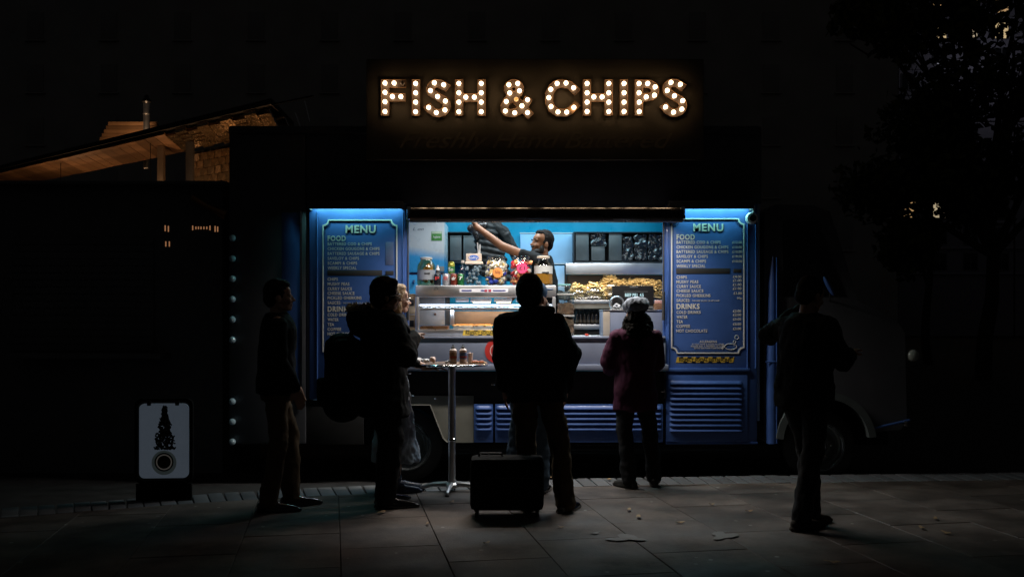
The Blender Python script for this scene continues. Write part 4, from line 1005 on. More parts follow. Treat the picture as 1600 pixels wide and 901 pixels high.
for k in range(620):
    v = r_.random() ** .8; half = (2 + 13.5 * v) * (1 + .14 * math.sin(v * 19)); u = r_.uniform(-1, 1) * half * (1.25 if r_.random() < .12 else 1)
    cx, cy_ = 258 + u, 634 + 67 * v; a = r_.random() * 3.14
    mb.prism([[(X(cx + 1.9 * math.cos(t) * math.cos(a) - 1.25 * math.sin(t) * math.sin(a), Yg), Z(cy_ + 1.9 * math.cos(t) * math.sin(a) + 1.25 * math.sin(t) * math.cos(a), Yg)) for t in [2 * math.pi * q / 8 for q in range(8)]]], Yg - .0135 - r_.random() * .0006, Yg - .0121, True, False)
tag(rotb(mb).build('bean_tree_print', M_bean, pan, 0), kind='stuff')
circ = lambda cx, cy_, r: [(X(cx + r * math.cos(t), Yg), Z(cy_ + r * math.sin(t), Yg)) for t in [2 * math.pi * q / 36 for q in range(36)]]
rotb(MB().prism([circ(257, 722, 19), circ(257, 722, 12)], Yg - .0133, Yg - .0121, True, False)).build('saucer_print', mat('saucer print', (.4, .45, .45), .5, emit=(.6, .78, .8), es=.016), pan)  # emission added here too, so the saucer keeps up with the panel
rotb(MB().prism([circ(257, 721, 14.5), circ(257, 721, 12.3)], Yg - .0145, Yg - .0134, True, False)).build('cup_shadow_print', M_bean, pan)
rotb(MB().prism([circ(257, 721, 12.2), circ(257, 721, 10.4)], Yg - .0145, Yg - .0121, True, False)).build('cup_rim_print', mat('cup rim print', (.6, .6, .58), .5, emit=(.9, .8, .7), es=.03), pan)  # rim print brightened by added emission as well
rotb(MB().prism([circ(257, 721, 10.3)], Yg - .0142, Yg - .0121, True, False)).build('coffee_print', mat('coffee print', (.02, .008, .006), .3), pan)

# ------------------------------------------------------------------ dark kiosk at the left
Yk = 9.9
M_kiosk = mat('charcoal kiosk paint', (.15, .15, .155), .7)
KI = thing('kiosk', (X(150, Yk), Yk + .7, -.085), 'dark closed kiosk with small lit slits left of the food truck', 'kiosk')
pbox('kiosk_body', M_kiosk, KI, -120, 348, 288, 765, Yk, 1.5, .02); pbox('kiosk_roof', M_kiosk, KI, -126, 353, 282, 287.7, Yk - .12, 1.75, .015)
for k in range(16):
    pbox('shutter_slat', M_kiosk, KI, 20, 240, 372 + k * 11, 382.5 + k * 11, Yk - .022, .02, .004)
pbox('kiosk_counter', M_kiosk, KI, 10, 250, 552, 560, Yk - .3, .32, .01)
M_slit = glow('warm lit slit', (1., .45, .2), .28)
for px, py, h in ((258, 356.5, 9), (263, 357.5, 9), (259, 381, 8), (264.5, 381, 8), (301, 356, 7), (306, 356, 4), (310, 356, 4), (314, 356, 4), (318.5, 356, 4), (323, 356, 4), (328, 356, 7), (336, 357.5, 9), (340, 358, 8)):
    pbox('lit_slit', M_slit, KI, px - .8, px + .8, py - h / 2, py + h / 2, Yk - .003, .004, .0005)
MB().tube([P(301, 309, Yk - .05), P(325, 323, Yk - .06), P(353, 336, Yk - .05)], [.04, .03, .045], 8).build('brace', mat('copper brace', (.4, .2, .08), .35, .7), KI)

# ------------------------------------------------------------------ timber pavilion behind the kiosk
A_, B_ = Vector((-9.9, 18.2)), Vector((-2.94, 12.0)); off = Vector((-.2, 1.45)); zs = 3.96
M_wood = mat('warm timber boards', (.34, .19, .095), .55, 0, .35, 3, .2, 30)
vary(M_wood, .55, 1.25)
M_tile = mat('glazed metal tile', (.42, .3, .17), .22, .75, .3, 8, .25, 18)
PVN = thing('pavilion', (X(250, 14.5), 15, -.1), 'timber pavilion with lit plank soffit behind the dark kiosk', 'pavilion')
L_ = (B_ - A_).length; dd = (B_ - A_).normalized()
n = 34; split = 25
for k in range(n):
    p = A_ + dd * (L_ * k / n + .006); q = A_ + dd * (L_ * (k + 1) / n - .006)
    if k < split:
        z = zs + rnd.uniform(-.004, .004)
        pts = [(p.x, p.y), (q.x, q.y), (q.x + off.x, q.y + off.y), (p.x + off.x, p.y + off.y)]
        MB().ring([[Vector((a, b, z)) for a, b in pts], [Vector((a, b, z + .03)) for a, b in pts]]).build('soffit_plank', M_wood, PVN)
    else:
        for j in range(5):
            f0, f1 = (j + (.5 if k % 2 else 0)) / 5.5 + .004, (j + 1 + (.5 if k % 2 else 0)) / 5.5 - .004
            pts = [(p + off * f0), (q + off * f0), (q + off * f1), (p + off * f1)]; t = rnd.uniform(-.009, .009); u = rnd.uniform(-.006, .006)
            MB().ring([[Vector((a.x, a.y, zs + t * (1 if i in (0, 1) else -1) + u * (1 if i in (0, 3) else -1))) for i, a in enumerate(pts)], [Vector((a.x, a.y, zs + .05)) for a in pts]]).build('soffit_tile', M_tile, PVN)
rf = MB(); e = .06
pr_ = [A_ - dd * e - off * .05, B_ + dd * e - off * .05, B_ + dd * e + off * 2.2, A_ - dd * e + off * 2.2]
rf.ring([[Vector((a.x, a.y, zs + .052 + (.0 if i < 2 else .35))) for i, a in enumerate(pr_)], [Vector((a.x, a.y, zs + .12 + (0. if i < 2 else .35))) for i, a in enumerate(pr_)]]).build('roof', mat('dark roofing', (.02, .018, .016), .8), PVN)
# glazed tile wall under the right end, post and beam
wA = A_ + dd * L_ * .74 + off * 1.02; wB = B_ + off * 1.02; ww = (wB - wA)
for i in range(12):
    for j in range(9):
        a = wA + ww * ((i + (.5 if j % 2 else 0)) / 12.5 + .003); b = wA + ww * ((i + 1 + (.5 if j % 2 else 0)) / 12.5 - .003)
        z0, z1 = zs - .06 - .115 * (j + 1) + .004, zs - .06 - .115 * j - .004; t = rnd.uniform(-.012, .012); u = rnd.uniform(-.008, .008)
        nn = Vector((ww.y, -ww.x)).normalized()
        f = [Vector((a.x + nn.x * (t + u), a.y + nn.y * (t + u), z0)), Vector((b.x + nn.x * (u - t), b.y + nn.y * (u - t), z0)), Vector((b.x - nn.x * t, b.y - nn.y * t, z1)), Vector((a.x + nn.x * t, a.y + nn.y * t, z1))]
        bk = [p - Vector((nn.x * .05, nn.y * .05, 0)) for p in f]
        MB().ring([f, bk]).build('wall_tile', M_tile, PVN)
MB().add([(wA.x, wA.y + .06, -.1), (wB.x, wB.y + .06, -.1), (wB.x, wB.y + .06, zs - .01), (wA.x, wA.y + .06, zs - .01)], [(0, 1, 2, 3)]).ring([[Vector((p.x, p.y + .06, z)) for p in (wA, wB)] + [Vector((p.x, p.y + .2, z)) for p in (wB, wA)] for z in (-.1, zs - 1.2)]).build('wall_core', M_kiosk, PVN)
pp = P(252, 230, 14.6); MB().box(pp.x - .045, pp.x + .045, pp.y - .05, pp.y + .05, -.1, zs - .002, .008).build('post', mat('grey painted post', (.32, .26, .2), .6), PVN)
pp = P(297, 245, 14.2); MB().box(pp.x - .05, pp.x + .05, pp.y - .05, pp.y + .05, -.1, zs - .002, .008).build('post', M_kiosk, PVN)
# steel flue and boarded turret on the roof
fl = thing('steel_flue', P(229, 236, 16.6), 'shiny steel chimney flue rising above the pavilion roof', 'flue')
c = P(229, 236, 16.6); top = Z(162, 16.6)
for k, (a, b) in enumerate(((c.z - .3, c.z + .3), (c.z + .304, c.z + .6), (c.z + .604, top))):
    MB().lathe([(.052, a), (.056, a + .01), (.056, a + .03), (.052, a + .04), (.052, b)], (c.x, c.y, 0), 20).build('flue_section', M_steel, fl)
MB().lathe([(.05, top), (.075, top + .03), (.07, top + .06), (.045, top + .09), (.03, top + .14), (0, top + .15)], (c.x, c.y, 0), 20).build('cowl', M_alu, fl)
tu = thing('boarded_turret', P(205, 250, 17.4), 'low boarded turret beside the steel flue on the pavilion roof', 'turret')
for k in range(7):
    zz = Z(232 - k * 6, 17.4); w0 = 1.05 - .06 * k
    MB().box(X(207, 17.4) - w0 * .62, X(207, 17.4) + w0 * .62, 17.4, 17.46, zz, zz + .064, .004).build('board', M_wood, tu)
bx('turret_core', M_kiosk, tu, X(207, 17.4) - .4, X(207, 17.4) + .4, 17.47, 18.1, Z(230, 17.4), Z(192, 17.4))
sp = thing('roof_floodlight', P(222, 224, 16.35), 'small floodlight on the pavilion roof aimed at the flue', 'floodlight')
q = P(217, 221.5, 16.2); MB().box(q.x - .06, q.x + .06, q.y - .03, q.y + .03, q.z - .06, q.z, .008).build('lamp_head', M_black, sp)
MB().tube([q - Vector((0, 0, .06)), q - Vector((0, 0, .3))], .012, 8).build('lamp_stem', M_black, sp)
area('floodlight_beam', sp, q + Vector((0, .034, -.012)), .1, .03, 9., (1., .6, .32), (R(115), 0, 0))
def lantern(px, Y, z, pw, lab):
    c = Vector((X(px, Y), Y, z)); T = thing('hanging_lantern', c, lab, 'lantern', 'lanterns hung under the pavilion soffit')
    MB().tube([c + Vector((0, 0, .2)), (c.x, c.y, zs - .002)], .006, 6).build('hanging_rod', M_alu, T)
    MB().lathe([(.03, .14), (.02, .2), (0, .2)], c, 16).build('lantern_cap', M_alu, T); MB().lathe([(.0, -.02), (.1, -.005), (.17, .05), (.2, .1), (.195, .1), (.165, .055), (.095, .002), (0, -.01)], c, 20, cap=False).build('lantern_bowl', M_alu, T)
    MB().ell(c + Vector((0, 0, .09)), (.045, .045, .06)).build('lantern_bulb', glow('lantern glow', (1., .56, .28), 34 * pw), T)
lantern(235, 14.3, 2.75, 6.5, 'warm lantern hung on a rod left of the grey post')
lantern(95, 16.2, 2.95, 6., 'warm lantern hung at the far left of the pavilion')
lantern(392, 12.75, 2.75, 1.8, 'warm lantern hung behind the rear of the food truck')
wr = thing('cable_rail', P(460, 240, 12.2), 'row of thin slanting steel rods right of the pavilion roof', 'rods')
for (a, b, c_, d_) in ((420, 171, 438, 206), (445, 184, 456, 207), (461, 176, 478, 222), (476, 158, 484, 190), (478, 222, 484, 236)):
    MB().tube([P(a, b, 12.1), P(c_, d_, 12.1)], .007, 6).build('rod', M_chrome, wr)
MB().tube([P(404, 168, 12.2), P(490, 150, 12.2)], .012, 6).build('top_wire', M_void, wr)
MB().tube([P(425, 210, 12.15), P(492, 240, 12.15)], .012, 6).build('lower_wire', M_void, wr)

# ------------------------------------------------------------------ dark terrace far behind the truck
Yr = 62.
TE = thing('terrace_building', (X(560, Yr), Yr + 4, -.1), 'unlit terrace of tall dark buildings far behind the food truck', 'building')
M_ter = mat('dark brick render', (.5, .49, .48), .9, var=.15, scale=.4)
pbox('facade', M_ter, TE, -420, 1403, -420, 531, Yr, 8, .05)
wm = MB().box(-.5, .5, -.02, .02, -.85, .85, .01).mesh('window_pane', mat('unlit window glass', (.38, .37, .37), .6, var=.1)); sm_ = MB().box(-.62, .62, -.09, .09, -.05, .05, .01).mesh('window_sill', M_ter)
for i in range(13):
    for j in range(5):
        p = P(-60 + i * 115, 40 + j * 82, Yr - .03); w_ = inst('window', wm, p, TE); inst('window_sill', sm_, p - Vector((0, .05, .95)), w_)

# ------------------------------------------------------------------ far building and tree at the upper right
Yf = 70.
FB = thing('apartment_building', (X(1560, Yf), Yf + 5, -.1), 'far apartment building with warm lit windows behind the tree', 'building')
pbox('facade', mat('grey lilac render', (.3, .29, .34), .8), FB, 1405, 1760, -160, 525, Yf, 10, .05)
M_lit = [glow('lit window %d' % k, c, s) for k, (c, s) in enumerate((((1., .72, .35), .5), ((1., .8, .5), .4), ((1., .6, .25), .4)))]
M_dk = mat('dark window glass', (.01, .011, .014), .1)
lit = {(1, 0), (2, 0), (3, 0), (1, 1), (2, 1), (3, 1), (4, 1), (0, 1), (0, 8), (1, 8), (2, 8), (4, 5), (6, 3), (5, 2)}
r_ = random.Random(3)
for i in range(7):
    for j in range(-2, 11):
        cx, cyy = 1420 + i * 48.5, 8 + j * 40
        if cyy > 440: continue
        f = pbox('window', M_white if False else mat('window frame grey', (.12, .12, .13), .6), FB, cx - 11.5, cx + 11.5, cyy - 13.5, cyy + 13.5, Yf - .06, .058, .01)
        m = M_lit[r_.randrange(3)] if (i, j) in lit else M_dk
        for a in ((-10, -.8), (.8, 10)): pbox('pane', m, f, cx + a[0], cx + a[1], cyy - 12, cyy + 12, Yf - .075, .014, .002)
    if True: pass
for j in range(-2, 11): pbox('string_course', mat('grey lilac render', (.3, .29, .34), .8), FB, 1405, 1760, 26 + j * 40, 29 + j * 40, Yf - .1, .099, .02)
wl = thing('wall_floodlight', P(1580, 110, Yf - 6), 'floodlight washing the far apartment building facade', 'floodlight')
q = P(1585, 75, Yf - 5); MB().box(q.x - .3, q.x + .3, q.y - .1, q.y, q.z - .2, q.z + .2, .03).build('lamp_head', M_black, wl); MB().tube([q - Vector((0, 0, .2)), (q.x, q.y, -.1)], .06, 8).build('lamp_post', M_black, wl)
area('floodlight_beam', wl, q + Vector((0, .02, 0)), .5, .3, 25, (.85, .85, 1.), (R(90), 0, 0))

def tree(name, px, Y, trunk_r, h0, crown, nl, lab, seed):
    r = random.Random(seed); b = Vector((X(px, Y), Y, -.1)); T = thing(name, b, lab, 'tree', 'trees at the right'); mb = MB()
    pts = [b + Vector((.12 * math.sin(k * 1.3 + seed), .1 * math.cos(k * 1.7), k * h0 / 5)) for k in range(6)]
    mb.tube(pts, [trunk_r * (1 - .1 * k) for k in range(6)], 12)
    ends = []
    for (dx, dy, dz, rr) in crown:
        c = b + Vector((dx, dy, dz)); st = pts[3 + r.randrange(3)]
        mid = st.lerp(c, .5) + Vector((r.uniform(-.3, .3), r.uniform(-.3, .3), .3)); mb.tube([st, mid, c], [trunk_r * .5, trunk_r * .3, trunk_r * .1], 7); ends.append((c, rr))
        for k in range(5):
            t = c + Vector((r.gauss(0, 1), r.gauss(0, 1), r.gauss(0, 1))).normalized() * rr * .8; mb.tube([mid.lerp(c, .5), mid.lerp(t, .7), t], [trunk_r * .16, trunk_r * .1, trunk_r * .04], 5)
    mb.build('trunk', mat('tree bark', (.035, .028, .022), .9, bump=.5), T)
    N_ = nl; vs = np.zeros((N_, 4, 3)); rg = np.random.default_rng(seed)
    ci = rg.integers(0, len(ends), N_); cc = np.array([e[0] for e in ends])[ci]; rr = np.array([e[1] for e in ends])[ci]
    d = rg.normal(size=(N_, 3)); d /= np.linalg.norm(d, axis=1)[:, None]; rad = rr * rg.random(N_) ** .38
    clump = .75 + .35 * np.sin(d[:, 0] * 7 + ci) * np.sin(d[:, 1] * 6 + ci * 2) * np.sin(d[:, 2] * 8)
    p = cc + d * (rad * clump)[:, None] * np.array([1, 1, .8])
    u = rg.normal(size=(N_, 3)); u /= np.linalg.norm(u, axis=1)[:, None]; w = np.cross(u, rg.normal(size=(N_, 3))); w /= np.linalg.norm(w, axis=1)[:, None]
    s = (.055 + .05 * rg.random(N_))[:, None]
    vs[:, 0] = p - u * s * 1.5; vs[:, 1] = p + w * s * .8; vs[:, 2] = p + u * s * 1.5; vs[:, 3] = p - w * s * .8
    me = bpy.data.meshes.new('crown'); me.from_pydata(vs.reshape(-1, 3).tolist(), [], [(4 * k, 4 * k + 1, 4 * k + 2, 4 * k + 3) for k in range(N_)]); me.materials.append(mat('night foliage', (.045, .06, .02), .6, var=.4, scale=1.))
    place('crown', me, T)
tree('street_tree', 1545, 24, .2, 5., [(-1.6, 0, 6.2, 1.5), (-.4, .4, 7.2, 1.7), (1.2, 0, 7., 1.8), (2.4, .3, 5.6, 1.6), (-2.6, .2, 4.6, 1.3), (-.9, -.3, 4.9, 1.4), (.7, .2, 5.2, 1.5), (-.6, 0, 8.7, 1.5), (1.6, 0, 8.8, 1.5), (-1.9, .2, 3.1, .9), (-2.1, 0, 8.5, 1.3), (-.9, .2, 9.8, 1.4), (1., 0, 10.2, 1.4), (-3., .1, 8.9, 1.), (2.6, .2, 7.6, 1.5), (2.8, 0, 9.4, 1.4)], 15000, 'leafy street tree in front of the far apartment building', 4)
tree('street_tree', 1450, 31, .15, 4., [(-1.2, 0, 5.5, 1.3), (.4, .3, 6.4, 1.5), (1.4, 0, 5., 1.4), (-.6, 0, 4., 1.2), (.5, 0, 7.9, 1.2)], 7000, 'slim street tree left of the leafy one', 9)

# ------------------------------------------------------------------ litter on the pavement
M_leaf = mat('fallen leaf', (.3, .2, .1), .6, var=.4, scale=30)
def leaf(px, py, s, rz, m, lab, paper=False):
    Y = CAMH * F / (py - HY); c = Vector((X(px, Y), Y, .004)); mb = MB(); n = 26 if paper else 14; r = random.Random(px)
    pts = [];
    for k in range(n):
        a = 2 * math.pi * k / n; q = s * ((.8 + .3 * math.sin(3 * a + px) + .15 * math.sin(5 * a) + .1 * r.random()) if paper else (1 - .45 * abs(math.sin(a)) + .1 * r.random()))
        pts.append((q * math.cos(a), q * math.sin(a) * (.75 if paper else .6)))
    up = [Vector((a, b, .004 + (.004 if paper else .012) * abs(math.sin(a * 40 + b * 30)))) for a, b in pts]
    mb.ring([[Vector((p.x, p.y, p.z - .0015)) for p in up], up]); mb.xf(Matrix.Translation(c) @ Matrix.Rotation(rz, 4, 'Z'))
    tag(mb.build('paper_scrap' if paper else 'fallen_leaf', m, None, 60), lab, 'paper' if paper else 'leaf', 'litter on the pavement' if paper else 'fallen leaves on the pavement')
M_pap = mat('dirty pale paper', (.17, .165, .155), .6)
leaf(978, 842, .13, .3, M_pap, 'larger flattened pale paper scrap on the paving', True)
leaf(1130, 838, .12, 1.2, M_pap, 'flattened pale paper scrap nearer the walking person', True)
leaf(930, 834, .03, .2, M_pap, 'tiny paper scrap left of the larger flattened one', True)
LW = ['left of the suitcase on bare paving', 'between the long coated man and the walking person, darkest one', 'just behind the darkest leaf mid pavement', 'on the kerb right of the long coated man', 'on the kerb left of the flat capped woman', 'at the feet of the man in the parka', 'right of the two mid pavement leaves', 'under the right menu board on the paving', 'nearest the bottom right of the picture', 'in front of the suitcase', 'left one of three at far right', 'right one of three at far right', 'farthest of the three at far right', 'in front of the shoe of the long coated man', 'in front of the bar table foot', 'between the truck wheel and the walking person']
for k, (a, b, s) in enumerate(((706, 786, .035), (998, 809, .045), (983, 798, .04), (860, 747, .03), (952, 750.5, .04), (596, 802, .05), (1062, 818, .04), (1112, 789, .025), (1300, 880, .05), (760, 850, .03), (1440, 826, .04), (1478, 834, .045), (1462, 812, .04), (876, 825, .03), (668, 820, .03), (1170, 800, .035))):
    leaf(a, b, s, rnd.random() * 6, M_leaf, 'curled brown fallen leaf ' + LW[k])

# ------------------------------------------------------------------ people
M_skin = mat('skin', (.42, .23, .15), .5, var=.08, scale=20, spec=.4)
M_skin2 = mat('fair skin', (.55, .33, .24), .5, var=.08, scale=20, spec=.4)
M_eye = mat('eye', (.12, .09, .07), .3)
M_hairb = mat('black hair', (.008, .006, .005), .6, var=.4, scale=60, bump=.6, bscale=160, spec=.06)
M_blond = mat('blond hair', (.38, .24, .11), .4, var=.35, scale=60, bump=.6, bscale=160)
def cloth(name, c, rough=.8): return mat(name, c, rough, 0, .18, 14, .25, 220, .12)

def oval(z, cx, cy_, rx, ry, n=22, p=2.4):
    return [Vector((cx + rx * math.copysign(abs(math.cos(a)) ** (2 / p), math.cos(a)), cy_ + ry * math.copysign(abs(math.sin(a)) ** (2 / p), math.sin(a)), z)) for a in [2 * math.pi * k / n for k in range(n)]]
def hand(mb, w, d, nrm, side, curl=.5):
    """palm, four unequal bent fingers and a thumb that leaves the side of the palm"""
    d = Vector(d).normalized(); nrm = Vector(nrm); nrm = (nrm - d * nrm.dot(d)).normalized(); ac = d.cross(nrm) * side
    w = Vector(w); rot = Matrix((ac, nrm, d)).transposed()
    mb.cap(w - d * .03, w + d * .02, .027, .028, 10)
    mb.ell(w + d * .05, (.041, .019, .052), rot, 12, 8)
    for k, (o, l) in enumerate(((-.028, .068), (-.0095, .078), (.0095, .074), (.028, .058))):
        b = w + d * (.092 - abs(o) * .15) + ac * o; a1, a2 = curl * .6, curl * 1.5
        p1 = b + (d * math.cos(a1) + nrm * math.sin(a1)) * l * .5; p2 = p1 + (d * math.cos(a2) + nrm * math.sin(a2)) * l * .5
        mb.chain([b - d * .02, b, p1, p2], [.0095, .0098, .009, .0078], 8)
    b = w + d * .03 - ac * .034; p1 = b + (d * .75 - ac * .55 + nrm * .35) * .034; p2 = p1 + (d * .9 + nrm * .4) * .03
    mb.chain([w + d * .015 - ac * .015, b, p1, p2], [.014, .0125, .0115, .009], 8)
def head(mb, M):
    """skull, jaw, chin, brow, nose, lips and ears; M places the head (origin at the top of the neck)"""
    h = MB(); z = 0.
    h.ell((0, -.008, .125), (.076, .096, .105), None, 20, 14); h.ell((0, .022, .075), (.062, .072, .09), None, 18, 12)
    h.ell((0, .066, .005), (.03, .026, .022)); h.ell((0, .04, .015), (.05, .045, .03)); h.ell((0, .074, .108), (.056, .02, .014)); h.ell((0, .062, .135), (.058, .03, .04))
    for s in (-1, 1):
        h.ell((s * .036, .068, .062), (.024, .022, .024)); h.ell((s * .079, -.01, .078), (.011, .02, .032), Matrix.Rotation(.25 * s, 3, 'Z')); h.ell((s * .012, .098, .058), (.009, .011, .008))
        h.cap((s * .05, .0, .02), (s * .025, .055, .0), .02, .016)
    h.cap((0, .088, .105), (0, .108, .066), .009, .013); h.ell((0, .112, .062), (.012, .013, .01))
    h.ell((0, .09, .034), (.024, .011, .006)); h.ell((0, .088, .024), (.021, .011, .007))
    h.xf(M); mb.add(h.v, h.f)
class Fig:
    def __init__(s, label, px, Y, heading, H, z0=0., skin=M_skin):
        s.s = H / 1.75; s.pos = Vector((X(px, Y), Y, z0)); s.T = thing('person', s.pos, label, 'person'); s.skin = skin
        s.M = Matrix.Translation(s.pos) @ Matrix.Rotation(R(heading), 4, 'Z') @ Matrix.Scale(s.s, 4); s.seed = px
    def put(s, name, mb, m, vox=.011, sm=4, wr=0., ws=9., par=None):
        mb.xf(s.M); me = voxmesh(mb, vox, sm, wr, ws, s.seed); me.materials.append(m); return place(name, me, par or s.T)
    def raw(s, name, mb, m, par=None, smooth=50): mb.xf(s.M); return mb.build(name, m, par or s.T, smooth)
    def pose(s, feet, arms, chest=(0, 0), hd=(0, 0, 0), hc=(.35, .35), knee=.05, arm=1.):
        s.feet, s.arms, s.chest = feet, arms, chest
        s.hip = [Vector((-.09, 0, .92)), Vector((.09, 0, .92))]; s.ank, s.kn = [], []
        for (x, y, yaw), hp in zip(feet, s.hip):
            a = Vector((x, y, .085)); d = Vector((-math.sin(R(yaw)), math.cos(R(yaw)), 0)); s.ank.append((a, d)); s.kn.append(hp.lerp(a, .5) + d * knee + Vector((0, 0, .04)))
        cx, cy_ = chest; s.sh = [Vector((cx - .185, cy_ - .015, 1.43)), Vector((cx + .185, cy_ - .015, 1.43))]
        s.hM = Matrix.Translation((cx, cy_ + .01, 1.525)) @ Matrix.Rotation(R(hd[0]), 4, 'Z') @ Matrix.Rotation(R(hd[1]), 4, 'X') @ Matrix.Rotation(R(hd[2]), 4, 'Y')
        mb = MB(); head(mb, s.hM)
        mb.cap((cx, cy_ - .02, 1.4), s.hM @ Vector((0, -.012, .05)), .062, .056)
        mb.ring([oval(.86, 0, 0, .13, .09), oval(1.0, 0, 0, .12, .085), oval(1.2, cx * .6, cy_ * .6, .13, .09), oval(1.38, cx, cy_, .15, .085), oval(1.44, cx, cy_ - .01, .08, .06)])
        for i in (0, 1):
            a, d = s.ank[i]
            mb.chain([s.hip[i], s.kn[i], a], [.075, .048, .034]); mb.cap(a + Vector((0, 0, -.04)), a + d * .12 + Vector((0, 0, -.06)), .03, .022)
            el, wr_, dr, nr = arms[i]
            mb.chain([s.sh[i], Vector(el), Vector(wr_)], [.045 * arm, .036 * arm, .027 * arm]); hand(mb, Vector(wr_), dr, nr, -1 if i == 0 else 1, hc[i])
        s.body = s.put('body', mb, s.skin, .0075, 2)
        ey = MB()
        for q in (-1, 1): ey.ell(s.hM @ Vector((q * .031, .0755, .092)), (.0112, .0112, .0112), None, 12, 8)
        s.raw('eyes', ey, M_eye, s.body)
        return s
    def shoes(s, m, toe=.0, high=.0):
        for a, d in s.ank:
            w = Vector((-d.y, d.x, 0)); mb = MB(); b = Vector((a.x, a.y, 0))
            mb.chain([b - d * .045 + Vector((0, 0, .045)), b + d * .06 + Vector((0, 0, .04)), b + d * (.16 + toe) + Vector((0, 0, .026))], [.042, .043, .027 - toe * .2], 12)
            mb.cap(a - d * .02 + Vector((0, 0, -.02)), a + Vector((0, 0, .02 + high)), .046, .046)
            q = MB().ring([oval(z, 0, 0, 1, 1) for z in (0, 1)])
            L0, L1 = b - d * .085, b + d * (.19 + toe)
            for u in range(7):
                t = u / 6; c = L0.lerp(L1, t); r = .04 * (.8 + .5 * math.sin(t * 2.6)) * (1 if t < .9 else .75); mb.cap(c + w * -.002 + Vector((0, 0, .014)), c + Vector((0, 0, .016)), r if False else .014, .014)
            mb.ring([[b - d * .085 + w * .03 + Vector((0, 0, z)), b + d * .08 + w * .045 + Vector((0, 0, z)), b + d * (.185 + toe) + w * .018 + Vector((0, 0, z)), b + d * (.185 + toe) - w * .018 + Vector((0, 0, z)), b + d * .08 - w * .045 + Vector((0, 0, z)), b - d * .085 - w * .03 + Vector((0, 0, z))] for z in (.003, .024)])
            s.put('shoe', mb, m, .0065, 2)
    def trousers(s, m, thigh=.095, knee=.072, cuff=.07, low=.06, wr=.012):
        mb = MB(); mb.ring([oval(.84, 0, 0, .17, .115), oval(.95, 0, 0, .172, .118), oval(1.06, 0, 0, .155, .11)])
        for i in (0, 1):
            a, d = s.ank[i]; e = a + Vector((0, 0, low - .06)); mb.chain([s.hip[i] + Vector((0, 0, -.02)), s.kn[i], e.lerp(s.kn[i], .35), e], [thigh, knee, (knee + cuff) / 2, cuff])
        return s.put('trousers', mb, m, .011, 3, wr, 11.)
    def top(s, m, hem=.86, hw=.2, hd=.14, bulk=0., sl=.058, name='coat', wr=.012, flare=0., cut=1., waist=None):
        cx, cy_ = s.chest; b = bulk; mb = MB()
        wz = 1.08
        L = [(hem, 0, 0, hw + flare, hd + flare), (min(hem + .15, 1.0), 0, 0, hw + flare * .6, hd + flare * .6), (wz, cx * .3, cy_ * .3, (waist or hw - .02), hd - .01), (1.25, cx * .7, cy_ * .7, .185 + b, .13 + b), (1.38, cx, cy_, .2 + b, .125 + b), (1.45, cx, cy_ - .01, .165 + b, .1 + b), (1.5, cx, cy_ - .015, .09 + b * .5, .08)]
        mb.ring([oval(*l) for l in L])
        for i in (0, 1):
            el, wr_ = Vector(s.arms[i][0]), Vector(s.arms[i][1]); e = el.lerp(wr_, .92)
            if cut < 1: e = s.sh[i].lerp(el, cut); mb.chain([s.sh[i], e], [sl + .02 + b, sl])
            else: mb.chain([s.sh[i] + Vector((0, 0, -.035)), el, e], [sl + .012 + b * .5, sl + .004 + b * .5, sl - .012 + b * .3])
        return s.put(name, mb, m, .011, 3, wr, 9.)
    def hair(s, m, pts, vox=.008, name='hair', wr=.004):
        mb = MB()
        for c, r in pts:
            h = MB().ell(c, r, None, 16, 12); h.xf(s.hM); mb.add(h.v, h.f)
        return s.put(name, mb, m, vox, 2, wr, 40.)
SHORT = [((0, -.018, .135), (.084, .1, .105)), ((0, -.06, .09), (.074, .06, .075)), ((0, .03, .185), (.066, .06, .04))]
DN = (0, 0, -1)
dark = cloth('black wool', (.014, .014, .015)); darkn = cloth('dark navy wool', (.013, .014, .018)); jeans = cloth('faded blue jeans', (.09, .14, .2)); khaki = cloth('khaki trousers', (.085, .062, .038)); blk = cloth('black trousers', (.02, .02, .022))
M_shoe = mat('black polished leather', (.012, .012, .013), .18, 0, .1, spec=.6, coat=.5)

# man in profile at the left
f = Fig('man in dark jacket and tan trousers standing in profile at far left', 431, 7.62, -74, 1.76, skin=M_skin2)
f.pose([(-.09, .12, 8), (.1, -.06, -8)], [((-.22, .02, 1.14), (-.2, .16, .93), (.0, .4, -1), (1, 0, 0)), ((.23, .02, 1.14), (.21, .13, .93), (0, .35, -1), (-1, 0, 0))], (0, .02), (0, 4, 0))
f.shoes(M_shoe, .045); f.trousers(cloth('tan chinos', (.12, .085, .055)), .1, .078, .074)
f.top(darkn, .88, .2, .15, .01, name='jacket'); f.hair(M_hairb, SHORT)
mb = MB().cap((0, .05, 1.49), (0, .085, 1.44), .05, .03); f.put('shirt_collar', mb, cloth('pale shirt', (.45, .43, .4)), .008, 2)

